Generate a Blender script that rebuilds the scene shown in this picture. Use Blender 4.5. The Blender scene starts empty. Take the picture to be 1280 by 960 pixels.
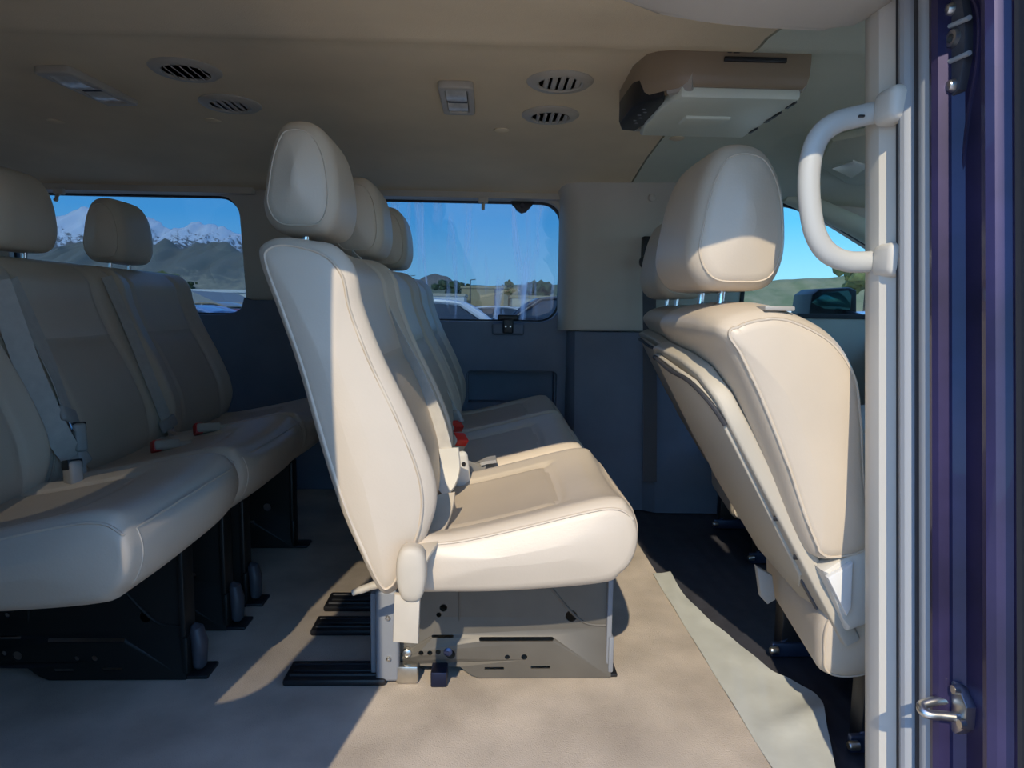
import bpy, bmesh, math, random
from mathutils import Vector, Matrix
random.seed(7)
SC = bpy.context.scene
COL = SC.collection
V = Vector

# ------------------------------------------------------------------ camera
EYE = 0.72
YAW, PITCH, ROLL, FPX = math.radians(2.0), math.atan(95 / 850), math.radians(0.8), 850.0
cam_d = bpy.data.cameras.new('camera')
cam_d.sensor_width = 36.0
cam_d.lens = 36.0 * FPX / 1280.0
cam_d.clip_start = 0.02
cam_d.clip_end = 4000
cam = bpy.data.objects.new('camera', cam_d)
COL.objects.link(cam)
R_CAM = Matrix.Rotation(-YAW, 3, 'Z') @ Matrix.Rotation(math.pi / 2 - PITCH, 3, 'X') @ Matrix.Rotation(ROLL, 3, 'Z')
cam.matrix_world = Matrix.Translation((0, 0, EYE)) @ R_CAM.to_4x4()
SC.camera = cam

# ------------------------------------------------------------------ light, sky, exposure
SC.view_settings.view_transform = 'Standard'
SC.view_settings.look = 'None'
SC.view_settings.gamma = 1.0
SC.view_settings.exposure = 0.38
SC.view_settings.use_curve_mapping = False
sun_d = bpy.data.lights.new('sun', 'SUN')
sun_d.energy = 2.95
sun_d.angle = math.radians(0.6)
sun_d.color = (1.0, 0.88, 0.68)
sun = bpy.data.objects.new('sun', sun_d)
COL.objects.link(sun)
SUN_DIR = V((0.20, 1.0, -0.80)).normalized()
sun.rotation_euler = SUN_DIR.to_track_quat('-Z', 'Y').to_euler()
sun.location = (-3, -12, 12)

world = bpy.data.worlds.new('sky')
SC.world = world
world.use_nodes = True
wn = world.node_tree
wn.nodes.clear()
w_out = wn.nodes.new('ShaderNodeOutputWorld')
w_bg = wn.nodes.new('ShaderNodeBackground')
w_tc = wn.nodes.new('ShaderNodeTexCoord')
w_sep = wn.nodes.new('ShaderNodeSeparateXYZ')
w_ramp = wn.nodes.new('ShaderNodeValToRGB')
wn.links.new(w_tc.outputs['Generated'], w_sep.inputs[0])
wn.links.new(w_sep.outputs['Z'], w_ramp.inputs[0])
wn.links.new(w_ramp.outputs[0], w_bg.inputs[0])
wn.links.new(w_bg.outputs[0], w_out.inputs[0])
cr = w_ramp.color_ramp
cr.elements[0].position = 0.0
cr.elements[0].color = (0.36, 0.66, 0.82, 1)
cr.elements[1].position = 1.0
cr.elements[1].color = (0.13, 0.21, 0.58, 1)
for p, c in ((0.05, (0.30, 0.62, 0.90, 1)), (0.12, (0.12, 0.48, 0.90, 1)), (0.22, (0.14, 0.38, 0.80, 1))):
    e = cr.elements.new(p)
    e.color = c
w_bg.inputs[1].default_value = 1.9

# ------------------------------------------------------------------ pixel to place
def ray(px, py):
    return R_CAM @ V(((px - 640) / FPX, -(py - 480) / FPX, -1.0))
def PY(px, py, y):
    d = ray(px, py); t = y / d.y
    return V((d.x * t, y, EYE + d.z * t))
def PZ(px, py, z):
    d = ray(px, py); t = (z - EYE) / d.z
    return V((d.x * t, d.y * t, z))
def PX(px, py, x):
    d = ray(px, py); t = x / d.x
    return V((x, d.y * t, EYE + d.z * t))

# ------------------------------------------------------------------ materials
def mat(name, color, rough=0.6, var=0.0, scale=8.0, bump=0.0, bscale=200.0, metal=0.0, coat=0.0, color2=None, spec=0.5):
    m = bpy.data.materials.new(name)
    m.use_nodes = True
    nt = m.node_tree
    b = nt.nodes['Principled BSDF']
    b.inputs['Base Color'].default_value = (*color, 1)
    b.inputs['Roughness'].default_value = rough
    b.inputs['Metallic'].default_value = metal
    b.inputs['Coat Weight'].default_value = coat
    b.inputs['Specular IOR Level'].default_value = spec
    tc = nt.nodes.new('ShaderNodeTexCoord')
    if var > 0 or color2:
        n = nt.nodes.new('ShaderNodeTexNoise')
        n.inputs['Scale'].default_value = scale
        n.inputs['Detail'].default_value = 6
        nt.links.new(tc.outputs['Object'], n.inputs['Vector'])
        r = nt.nodes.new('ShaderNodeValToRGB')
        c2 = color2 or tuple(c * (1 - var) for c in color)
        c1 = color if color2 else tuple(min(1, c * (1 + var)) for c in color)
        r.color_ramp.elements[0].position = 0.32
        r.color_ramp.elements[1].position = 0.68
        r.color_ramp.elements[0].color = (*c2, 1)
        r.color_ramp.elements[1].color = (*c1, 1)
        nt.links.new(n.outputs['Fac'], r.inputs[0])
        nt.links.new(r.outputs[0], b.inputs['Base Color'])
    if bump > 0:
        n2 = nt.nodes.new('ShaderNodeTexNoise')
        n2.inputs['Scale'].default_value = bscale
        n2.inputs['Detail'].default_value = 3
        nt.links.new(tc.outputs['Object'], n2.inputs['Vector'])
        bp = nt.nodes.new('ShaderNodeBump')
        bp.inputs['Strength'].default_value = bump
        bp.inputs['Distance'].default_value = 0.002
        nt.links.new(n2.outputs['Fac'], bp.inputs['Height'])
        nt.links.new(bp.outputs[0], b.inputs['Normal'])
    return m

def glass(name, tint, refl=0.04, glare_streak=0.0):
    m = bpy.data.materials.new(name)
    m.use_nodes = True
    nt = m.node_tree
    nt.nodes.clear()
    out = nt.nodes.new('ShaderNodeOutputMaterial')
    tr = nt.nodes.new('ShaderNodeBsdfTransparent')
    tr.inputs[0].default_value = (*[t ** 0.5 for t in tint], 1)
    gl = nt.nodes.new('ShaderNodeBsdfGlossy')
    gl.inputs['Roughness'].default_value = 0.02
    lw = nt.nodes.new('ShaderNodeLayerWeight')
    lw.inputs['Blend'].default_value = 0.5
    p = nt.nodes.new('ShaderNodeMath'); p.operation = 'POWER'; p.inputs[1].default_value = 4
    q = nt.nodes.new('ShaderNodeMath'); q.operation = 'MULTIPLY_ADD'
    q.inputs[1].default_value = 0.4; q.inputs[2].default_value = refl
    nt.links.new(lw.outputs['Facing'], p.inputs[0])
    nt.links.new(p.outputs[0], q.inputs[0])
    mx = nt.nodes.new('ShaderNodeMixShader')
    nt.links.new(q.outputs[0], mx.inputs[0])
    nt.links.new(tr.outputs[0], mx.inputs[1])
    nt.links.new(gl.outputs[0], mx.inputs[2])
    last = mx
    if glare_streak > 0:  # reflections and glare on the pane, painted in as pale streaks
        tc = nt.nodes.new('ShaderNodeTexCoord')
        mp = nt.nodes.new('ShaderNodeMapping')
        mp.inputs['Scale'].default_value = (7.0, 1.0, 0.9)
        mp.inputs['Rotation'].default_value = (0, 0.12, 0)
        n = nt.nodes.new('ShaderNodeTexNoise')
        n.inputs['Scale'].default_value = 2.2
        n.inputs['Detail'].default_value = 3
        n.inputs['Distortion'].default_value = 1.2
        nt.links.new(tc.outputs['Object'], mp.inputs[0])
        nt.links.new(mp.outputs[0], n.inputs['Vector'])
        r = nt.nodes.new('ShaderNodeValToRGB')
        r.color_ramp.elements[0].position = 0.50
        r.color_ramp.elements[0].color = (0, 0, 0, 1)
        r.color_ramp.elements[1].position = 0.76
        r.color_ramp.elements[1].color = (glare_streak, glare_streak, glare_streak, 1)
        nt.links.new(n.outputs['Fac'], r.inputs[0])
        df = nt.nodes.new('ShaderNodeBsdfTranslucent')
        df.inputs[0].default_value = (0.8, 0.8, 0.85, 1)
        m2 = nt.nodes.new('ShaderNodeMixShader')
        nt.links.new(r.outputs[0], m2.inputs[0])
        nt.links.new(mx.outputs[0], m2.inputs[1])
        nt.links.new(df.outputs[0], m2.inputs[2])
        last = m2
    nt.links.new(last.outputs[0], out.inputs[0])
    return m

LEATHER = mat('beige_leather', (0.60, 0.505, 0.39), 0.42, 0.05, 5, 0.12, 260)
LEATHER_D = mat('taupe_leather', (0.36, 0.31, 0.27), 0.45, 0.05, 5, 0.12, 260)
LEATHER_P = mat('perforated_leather', (0.52, 0.43, 0.325), 0.5, 0.04, 6, 0.25, 620)
PIPING = mat('beige_piping', (0.55, 0.48, 0.39), 0.5)
STITCH = mat('dark_seam', (0.22, 0.18, 0.14), 0.7)
WEB = mat('belt_webbing', (0.50, 0.47, 0.42), 0.7, 0.06, 60, 0.3, 700)
SHELL = mat('beige_plastic', (0.46, 0.41, 0.33), 0.5, 0.03, 6)
SHELL_L = mat('pale_plastic', (0.66, 0.62, 0.54), 0.45)
CARPET = mat('carpet', (0.60, 0.51, 0.41), 0.95, 0, 7.0, 0.8, 420, color2=(0.42, 0.355, 0.285), spec=0.1)
RUBBER = mat('black_rubber', (0.045, 0.045, 0.055), 0.6, 0.2, 20, 0.3, 60)
HEAD = mat('headliner_fabric', (0.76, 0.62, 0.42), 0.95, 0.07, 3.5, 0.35, 500, spec=0.1)
HEAD_F = mat('front_headliner_fabric', (0.66, 0.67, 0.54), 0.95, 0.05, 3.5, 0.35, 500, spec=0.1)
TRIM = mat('beige_trim', (0.53, 0.48, 0.40), 0.6, 0.04, 6, 0.1, 500)
GREYP = mat('charcoal_panel', (0.15, 0.18, 0.24), 0.6, 0.08, 8, 0.25, 500)
BLACK = mat('black_plastic', (0.012, 0.012, 0.014), 0.45)
DKGREY = mat('dark_grey_plastic', (0.05, 0.05, 0.06), 0.5)
MIDGREY = mat('grey_plastic', (0.23, 0.24, 0.26), 0.5)
STEEL_T = mat('taupe_steel', (0.125, 0.112, 0.092), 0.5, 0.08, 14, metal=0.2)
STEEL_B = mat('black_steel', (0.010, 0.010, 0.009), 0.45)
METAL = mat('bare_metal', (0.62, 0.60, 0.55), 0.32, 0.1, 40, metal=1.0)
CHROME = mat('chrome', (0.75, 0.76, 0.78), 0.15, metal=1.0)
RED = mat('red_plastic', (0.62, 0.03, 0.02), 0.4)
PAINT = mat('dark_blue_paint', (0.030, 0.022, 0.070), 0.46, 0.35, 9, metal=0.4, coat=0.35)
SEAL = mat('grey_rubber_seal', (0.33, 0.34, 0.35), 0.55)
SEAL_D = mat('dark_rubber_seal', (0.035, 0.035, 0.04), 0.6)
FILM = mat('clear_film', (0.56, 0.56, 0.49), 0.28, 0.06, 14, 0.6, 22)
LENS = mat('lamp_lens', (0.62, 0.60, 0.54), 0.18, 0.2, 30)
MONI = mat('bronze_plastic', (0.30, 0.22, 0.14), 0.4, 0.03)
SCREENB = mat('pale_beige_plastic', (0.74, 0.78, 0.66), 0.42)
MIRRORM = mat('mirror_glass', (0.8, 0.85, 0.85), 0.03, metal=1.0)
TINT = glass('tinted_glass', (0.17, 0.24, 0.30), 0.03)
TINT_S = glass('glare_streaked_tinted_glass', (0.17, 0.24, 0.30), 0.05, 0.55)
SCREEN_G = glass('windshield_glass', (0.85, 0.93, 0.90), 0.03)
DARKT = glass('privacy_glass', (0.26, 0.27, 0.28), 0.03)
CLEAR = glass('clear_glass', (0.46, 0.56, 0.55), 0.03)

# ------------------------------------------------------------------ object helpers
def place(bm, p):
    bmesh.ops.translate(bm, verts=bm.verts, vec=-V(p))

def obj(name, bm, m, parent=None, smooth=True, angle=38, origin=None, kind=None):
    """one mesh object; bm is in world space, stored relative to its parent (or origin)"""
    me = bpy.data.meshes.new(name)
    o = bpy.data.objects.new(name, me)
    COL.objects.link(o)
    root = parent
    while root is not None and root.parent is not None:
        root = root.parent
    if parent is not None:
        base = V(root.location)
        place(bm, base)
        o.parent = parent
    elif origin is not None:
        place(bm, origin)
        o.location = origin
    bmesh.ops.recalc_face_normals(bm, faces=bm.faces)
    bm.to_mesh(me)
    bm.free()
    for mm in (m if isinstance(m, (list, tuple)) else [m]):
        me.materials.append(mm)
    if smooth:
        for p in me.polygons:
            p.use_smooth = True
        try:
            me.set_sharp_from_angle(angle=math.radians(angle))
        except Exception:
            pass
    if kind:
        o['kind'] = kind
    return o

def tag(o, label=None, cat=None, group=None, kind=None):
    if label: o['label'] = label
    if cat: o['category'] = cat
    if group: o['group'] = group
    if kind: o['kind'] = kind
    return o

def thing(name, label, cat, loc, group=None):
    o = bpy.data.objects.new(name, None)
    o.empty_display_size = 0.05
    COL.objects.link(o)
    o.location = loc
    return tag(o, label, cat, group)

def struct(name, bm, m, parent=None, **k):
    return obj(name, bm, m, parent, kind='structure' if parent is None else None, **k)

def dup(root, loc, label=None, group=None):
    r = root.copy(); COL.objects.link(r); r.location = loc
    if label: r['label'] = label
    if group: r['group'] = group
    for ch in list(root.children):
        c = ch.copy(); COL.objects.link(c); c.parent = r
        for g in list(ch.children):
            d = g.copy(); COL.objects.link(d); d.parent = c
    return r

def new(): return bmesh.new()

def box(bm, lo, hi, bev=0.0, seg=2, rot=None, mi=0):
    lo, hi = V(lo), V(hi)
    c = (lo + hi) / 2
    s = hi - lo
    r = bmesh.ops.create_cube(bm, size=1.0)
    vs = r['verts']
    for v in vs:
        v.co = V((v.co.x * s.x, v.co.y * s.y, v.co.z * s.z))
    fs = list({f for v in vs for f in v.link_faces})
    for f in fs: f.material_index = mi
    if bev > 0:
        es = list({e for v in vs for e in v.link_edges})
        rb = bmesh.ops.bevel(bm, geom=es, offset=min(bev, min(s) * 0.49), segments=seg, affect='EDGES', profile=0.5)
        for f in rb['faces']: f.material_index = mi
        vs = list({v for f in rb['faces'] for v in f.verts} | {v for v in vs if v.is_valid})
    if rot is not None:
        for v in vs: v.co = rot @ v.co
    for v in vs: v.co += c
    return vs

def loft(bm, rings, closed=True, caps=True, mi=0):
    vr = [[bm.verts.new(p) for p in r] for r in rings]
    n = len(vr[0])
    for a, b in zip(vr[:-1], vr[1:]):
        for i in range(n if closed else n - 1):
            j = (i + 1) % n
            try:
                f = bm.faces.new((a[i], a[j], b[j], b[i])); f.material_index = mi
            except ValueError:
                pass
    if caps and closed:
        for r in (vr[0], vr[-1]):
            try:
                f = bm.faces.new(r); f.material_index = mi
            except ValueError:
                pass
    return vr

def prism(bm, pts, fn, a, b, bev=0.0, mi=0):
    """pts 2-D outline, fn(u, v, w) -> world point, extruded w from a to b"""
    va = [bm.verts.new(fn(u, v, a)) for u, v in pts]
    vb = [bm.verts.new(fn(u, v, b)) for u, v in pts]
    n = len(pts)
    fs = [bm.faces.new(va), bm.faces.new(vb)]
    for i in range(n):
        j = (i + 1) % n
        fs.append(bm.faces.new((va[i], va[j], vb[j], vb[i])))
    for f in fs: f.material_index = mi
    if bev > 0:
        es = list({e for f in fs[:2] for e in f.edges})
        rb = bmesh.ops.bevel(bm, geom=es, offset=bev, segments=2, affect='EDGES', profile=0.5)
        for f in rb['faces']: f.material_index = mi

XZ = lambda u, v, w: V((u, w, v))
XY = lambda u, v, w: V((u, v, w))

def tube(bm, pts, r, n=10, closed=False, sx=1.0, sy=1.0, mi=0):
    pts = [V(p) for p in pts]
    m = len(pts)
    rs = r if isinstance(r, (list, tuple)) else [r] * m
    up = None
    rings = []
    for i, p in enumerate(pts):
        if closed:
            t = pts[(i + 1) % m] - pts[(i - 1) % m]
        else:
            t = pts[min(i + 1, m - 1)] - pts[max(i - 1, 0)]
        t.normalize()
        if up is None:
            up = V((0, 0, 1)) if abs(t.z) < 0.9 else V((0, 1, 0))
        s = t.cross(up)
        if s.length < 1e-6: s = t.cross(V((1, 0, 0)))
        s.normalize()
        up = s.cross(t).normalized()
        rings.append([p + s * (math.cos(a) * rs[i] * sx) + up * (math.sin(a) * rs[i] * sy) for a in [2 * math.pi * k / n for k in range(n)]])
    if closed: rings.append(rings[0])
    loft(bm, rings, True, not closed, mi)

def cyl(bm, p, q, r, n=20, bev=0.0, mi=0):
    p, q = V(p), V(q)
    if bev:
        d = (q - p).normalized()
        tube(bm, [p, p + d * bev * 0.3, p + d * bev, q - d * bev, q - d * bev * 0.3, q], [r - bev, r - bev * 0.3, r, r, r - bev * 0.3, r - bev], n, mi=mi)
    else:
        tube(bm, [p, q], r, n, mi=mi)

def cat(pts, n, closed=True):
    """Catmull-Rom through 2-D/3-D points"""
    P = [V(p) for p in pts]
    m = len(P)
    out = []
    segs = m if closed else m - 1
    per = max(1, n // segs)
    for i in range(segs):
        if closed:
            a, b, c, d = P[(i - 1) % m], P[i], P[(i + 1) % m], P[(i + 2) % m]
        else:
            a, b, c, d = P[max(i - 1, 0)], P[i], P[i + 1], P[min(i + 2, m - 1)]
        for k in range(per):
            t = k / per
            out.append(0.5 * (2 * b + (c - a) * t + (2 * a - 5 * b + 4 * c - d) * t * t + (3 * b - a - 3 * c + d) * t ** 3))
    if not closed: out.append(P[-1].copy())
    return out

def soft(bm, prof, y0, y1, r0=0.04, r1=0.04, ny=30, n=96, mod=None, cap_bulge=0.006, mi=0, shift=None, seams=(1, 1), pr=0.0026, pick=None):
    """upholstered body: closed XZ outline swept along Y with rounded ends, piping near each end"""
    P = cat([(p[0], p[1]) for p in prof], n)
    m = len(P)
    area = sum(P[i].x * P[(i + 1) % m].y - P[(i + 1) % m].x * P[i].y for i in range(m))
    N = []
    for i in range(m):
        t = P[(i + 1) % m] - P[(i - 1) % m]
        nn = V((t.y, -t.x))
        if area < 0: nn = -nn
        N.append(nn.normalized())
    cen = sum(P, V((0, 0))) / m
    sxx = sum((p.x - cen.x) ** 2 for p in P); szz = sum((p.y - cen.y) ** 2 for p in P); sxz = sum((p.x - cen.x) * (p.y - cen.y) for p in P)
    th = 0.5 * math.atan2(2 * sxz, sxx - szz)
    e1, e2 = V((math.cos(th), math.sin(th))), V((-math.sin(th), math.cos(th)))
    h1, h2 = max(abs((p - cen).dot(e1)) for p in P), max(abs((p - cen).dot(e2)) for p in P)
    def ring(y, inset):
        R = []
        k1, k2 = 1 - inset / h1, 1 - inset / h2
        for p, nn in zip(P, N):
            d = mod(y, p.x, p.y, nn.x, nn.y) if mod else 0.0
            q = cen + e1 * ((p - cen).dot(e1) * k1) + e2 * ((p - cen).dot(e2) * k2) + nn * d
            s = shift(y) if shift else (0, 0)
            R.append(V((q.x + s[0], y, q.y + s[1])))
        return R
    def shrink(R, k, y):
        c = sum(R, V((0, 0, 0))) / len(R)
        return [V((c.x + (p.x - c.x) * k, y, c.z + (p.z - c.z) * k)) for p in R]
    rings = []
    st = 7
    b0 = ring(y0, r0)
    KS = (0.06, 0.2, 0.34, 0.48, 0.62, 0.75, 0.86, 0.95)
    for k in KS: rings.append(shrink(b0, k, y0 - cap_bulge * (1 - k * k)))
    for k in range(st + 1):
        a = math.pi / 2 * k / st
        rings.append(ring(y0 + r0 * (1 - math.cos(a)), r0 * (1 - math.sin(a))))
    for k in range(1, ny):
        rings.append(ring(y0 + r0 + (y1 - r1 - y0 - r0) * k / ny, 0))
    for k in range(st, -1, -1):
        a = math.pi / 2 * k / st
        rings.append(ring(y1 - r1 * (1 - math.cos(a)), r1 * (1 - math.sin(a))))
    b1 = ring(y1, r1)
    for k in KS[::-1]: rings.append(shrink(b1, k, y1 + cap_bulge * (1 - k * k)))
    vr = loft(bm, rings, True, True, mi)
    nc = len(KS)
    inner = [v for r in vr[:nc + 3] + vr[-nc - 3:] for v in r]
    for _ in range(60):
        bmesh.ops.smooth_vert(bm, verts=inner, factor=0.5, use_axis_x=True, use_axis_y=True, use_axis_z=True)
    if pick:
        bm.normal_update()
        for f in bm.faces:
            c_ = f.calc_center_median()
            if pick(c_, f.normal): f.material_index = 1
    c45 = 1 - math.cos(math.pi / 4)
    if seams[0]: tube(bm, ring(y0 + r0 * c45, r0 * c45 - 0.0005), pr, 6, closed=True, mi=mi)
    if seams[1]: tube(bm, ring(y1 - r1 * c45, r1 * c45 - 0.0005), pr, 6, closed=True, mi=mi)
    return ring

def ribbon(bm, pts, wdir, w, t=0.0016, n=40, mi=0):
    P = cat(pts, n, closed=False)
    wd = [V(wdir)] * len(P) if not isinstance(wdir, list) else cat(wdir, n, closed=False)
    rings = []
    for i, p in enumerate(P):
        tg = (P[min(i + 1, len(P) - 1)] - P[max(i - 1, 0)]).normalized()
        wv = wd[min(i, len(wd) - 1)].normalized()
        nv = tg.cross(wv).normalized()
        wv = nv.cross(tg).normalized()
        a, b = wv * (w / 2), nv * (t / 2)
        rings.append([p - a - b, p + a - b, p + a + b, p - a + b])
    loft(bm, rings, True, True, mi)

def rrect(x0, z0, x1, z1, r, n=6):
    pts = []
    for cx, cz, a0 in ((x1 - r, z0 + r, -90), (x1 - r, z1 - r, 0), (x0 + r, z1 - r, 90), (x0 + r, z0 + r, 180)):
        for k in range(n + 1):
            a = math.radians(a0 + 90 * k / n)
            pts.append((cx + r * math.cos(a), cz + r * math.sin(a)))
    return pts

def circle(cx, cz, r, n=24):
    return [(cx + r * math.cos(2 * math.pi * k / n), cz + r * math.sin(2 * math.pi * k / n)) for k in range(n)]

def plate(outlines, fn, thick, bev=0.0):
    """flat sheet with holes; fn(u, v, w) -> world point, w from -thick/2 to thick/2"""
    cu = bpy.data.curves.new('tmp', 'CURVE')
    cu.dimensions = '2D'
    cu.fill_mode = 'BOTH'
    cu.extrude = thick / 2 - bev
    cu.bevel_depth = bev
    cu.bevel_resolution = 2
    cu.offset = -bev
    for pts in outlines:
        sp = cu.splines.new('POLY')
        sp.points.add(len(pts) - 1)
        for i, (u, v) in enumerate(pts): sp.points[i].co = (u, v, 0, 1)
        sp.use_cyclic_u = True
    o = bpy.data.objects.new('tmp', cu)
    COL.objects.link(o)
    dg = bpy.context.evaluated_depsgraph_get()
    me = bpy.data.meshes.new_from_object(o.evaluated_get(dg))
    bpy.data.objects.remove(o); bpy.data.curves.remove(cu)
    bm = new(); bm.from_mesh(me)
    bpy.data.meshes.remove(me)
    bmesh.ops.remove_doubles(bm, verts=bm.verts, dist=1e-6)
    for v in bm.verts: v.co = V(fn(v.co.x, v.co.y, v.co.z))
    return bm

def lathe(bm, c, prof, axis='Z', n=28, mi=0):
    """prof (radius, height) about an axis through c"""
    rings = []
    for r, h in prof:
        R = []
        for k in range(n):
            a = 2 * math.pi * k / n
            x, y = math.cos(a) * r, math.sin(a) * r
            R.append(V(c) + (V((x, y, h)) if axis == 'Z' else V((x, h, y)) if axis == 'Y' else V((h, x, y))))
        rings.append(R)
    loft(bm, rings, True, True, mi)

def gauss(x, s): return math.exp(-(x / s) ** 2)

# ================================================================== THE VAN SHELL
def lean(z): return 2.66 - 0.075 * max(0.0, z - 0.55) / 0.55          # far wall, leaning in to the roof
def jam(z): return 0.13 * (z - 0.65)                                   # near side leans the same way

# floor
bm = new()
box(bm, (-2.25, 0.60, -0.10), (0.468, 2.68, 0.0))
struct('floor', bm, CARPET)

# ceiling: headliner behind the cab seam and ahead of it
def zc(x, y):
    K = [(0.55, 1.15), (0.72, 1.15), (0.85, 1.155), (1.0, 1.175), (1.2, 1.205), (1.36, 1.222), (1.42, 1.235), (1.7, 1.232), (2.0, 1.222), (2.25, 1.20), (2.45, 1.168), (2.56, 1.138), (2.70, 1.128)]
    for (a, za), (b, zb) in zip(K[:-1], K[1:]):
        if y <= b:
            t = max(0, (y - a) / (b - a)); z = za + (zb - za) * t
            break
    else:
        z = K[-1][1]
    z += 0.004 * gauss(x + 0.95, 0.05) * 0 - 0.010 * gauss(y - 1.335, 0.03)
    if x > 0.9: z -= 0.05 * ((x - 0.9) / 0.8) ** 2
    return z
def head_grid(x0, x1, nx, y0=0.73, y1=2.68, ny=60, th=0.03):
    bm = new()
    top = [[bm.verts.new((x0 + (x1 - x0) * i / nx, y0 + (y1 - y0) * j / ny, zc(x0 + (x1 - x0) * i / nx, y0 + (y1 - y0) * j / ny))) for j in range(ny + 1)] for i in range(nx + 1)]
    for i in range(nx):
        for j in range(ny):
            bm.faces.new((top[i][j], top[i + 1][j], top[i + 1][j + 1], top[i][j + 1]))
    r = bmesh.ops.extrude_face_region(bm, geom=bm.faces[:])
    for v in r['geom']:
        if isinstance(v, bmesh.types.BMVert): v.co.z += th
    return bm
struct('ceiling', head_grid(-2.25, 0.497, 54), HEAD, angle=60)
struct('ceiling', head_grid(0.503, 1.70, 24), HEAD_F, angle=60)
bm = new()
box(bm, (-2.3, 0.66, 1.285), (1.75, 2.74, 1.30))
struct('trim_9', bm, PAINT)

# far wall: beige upper part with the window openings, charcoal lower panel
WIN1 = rrect(-1.78, 0.680, -0.925, 1.117, 0.075)
WIN2 = rrect(-0.56, 0.668, 0.272, 1.117, 0.075)
fw = lambda u, v, w: V((u, lean(v) + w + 0.02, v))
bm = plate([[(-2.25, 0.60), (-0.93, 0.60), (-0.55, 0.60), (0.80, 0.60), (0.80, 1.20), (-2.25, 1.20)], WIN1, WIN2], fw, 0.03, 0.004)
struct('wall_left', bm, TRIM, angle=50)
fl = lambda u, v, w: V((u, lean(v) + w - 0.006, v))
low = [(-2.25, 0.0), (0.80, 0.0), (0.80, 0.675)]
low += [(0.33, 0.675)]
low += [(0.30, 0.735), (0.272, 0.745), (0.270, 0.735), (0.262, 0.705), (0.244, 0.682), (0.20, 0.667), (-0.49, 0.667), (-0.53, 0.678), (-0.56, 0.735), (-0.60, 0.737),
        (-0.90, 0.737), (-0.922, 0.745), (-0.934, 0.708), (-0.958, 0.688), (-1.00, 0.680), (-1.72, 0.680), (-1.78, 0.72), (-2.25, 0.732)]
REC = rrect(-0.085, 0.27, 0.265, 0.475, 0.018)
bm = plate([low, REC], fl, 0.04, 0.005)
# the moulded pocket set into the panel
x0, x1, z0, z1 = -0.092, 0.272, 0.263, 0.482
for lo, hi in (((x0, 2.665, z0), (x1, 2.755, z0 + 0.012)), ((x0, 2.665, z1 - 0.012), (x1, 2.755, z1)), ((x0, 2.665, z0), (x0 + 0.012, 2.755, z1)),
               ((x1 - 0.012, 2.665, z0), (x1, 2.755, z1)), ((x0, 2.745, z0), (x1, 2.757, z1))):
    box(bm, lo, hi)
box(bm, (x0 + 0.006, 2.672, z0 + 0.006), (x1 - 0.006, 2.75, z0 + 0.085), 0.01)
struct('trim_1', bm, GREYP)

# rails above the windows
for nm, a, b in (('trim_2', -1.86, -0.86), ('trim_3', -0.62, 0.29)):
    bm = new()
    prism(bm, [(2.545, 1.118), (2.64, 1.118), (2.64, 1.17), (2.552, 1.145)], lambda u, v, w: V((w, u, v)), a, b, 0.004)
    struct(nm, bm, TRIM)

# black rubber frames and panes of the side windows
def side_window(nm, out, glassm):
    c = (sum(p[0] for p in out) / len(out), sum(p[1] for p in out) / len(out))
    inn = [(c[0] + (u - c[0]) * 0.985, c[1] + (v - c[1]) * 0.972) for u, v in out]
    big = [(c[0] + (u - c[0]) * 1.03, c[1] + (v - c[1]) * 1.05) for u, v in out]
    bm = plate([big, inn], lambda u, v, w: V((u, lean(v) + 0.048 + w, v)), 0.022, 0.003)
    f = struct(nm, bm, SEAL_D)
    bm = plate([big], lambda u, v, w: V((u, lean(v) + 0.064 + w, v)), 0.005)
    obj('pane', bm, glassm, f)
side_window('window_1', WIN1, TINT)
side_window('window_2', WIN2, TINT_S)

# the pillar behind the driver: beige above, charcoal below, both standing proud of the wall
bm = new()
PZS = [0.640, 0.646, 0.70, 0.80, 0.90, 1.0, 1.06, 1.10, 1.13, 1.150, 1.168]
cols = [(0.262, 2.63), (0.266, 2.57), (0.278, 2.535), (0.298, 2.512), (0.33, 2.502), (0.45, 2.497), (0.60, 2.49), (0.63, 2.482), (0.70, 2.478), (0.86, 2.475), (0.86, 2.63)]
rings = []
for z in PZS:
    o_ = 0.024 * max(0.0, (z - 1.06) / 0.10) ** 2
    ins = 0.006 if z < 0.642 else 0.0
    rings.append([V((x - (o_ if i < 5 else 0), y + ins - (0.075 * (z - 0.64) if y < 2.6 else 0), z)) for i, (x, y) in enumerate(cols)])
loft(bm, rings)
struct('trim_4', bm, TRIM)
bm = new()
K = [(0.300, 2.64), (0.300, 2.545), (0.318, 2.505), (0.36, 2.485), (0.56, 2.46), (0.60, 2.43), (0.90, 2.42), (0.90, 2.64)]
rings = []
for z, dy in ((0.0, -0.085), (0.03, -0.075), (0.2, -0.05), (0.45, -0.02), (0.62, 0.0), (0.637, 0.006)):
    rings.append([V((x, y + (dy if y < 2.6 else 0), z)) for x, y in K])
loft(bm, rings)
struct('trim_5', bm, GREYP, angle=25)

# screw caps on the pillars
for i, (px, py, yy, lab) in enumerate(((815, 247, 2.452, 'small round beige plug on the pillar behind the driver'), (318, 246, 2.628, 'small round beige plug on the pillar between the windows'))):
    p = PY(px, py, yy); bm = new()
    lathe(bm, (p.x, p.y, p.z), [(0.0005, -0.006), (0.010, -0.006), (0.013, -0.004), (0.014, 0.006)], 'Y')
    tag(obj('trim_plug', bm, TRIM, origin=p), lab, 'plug')

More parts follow.
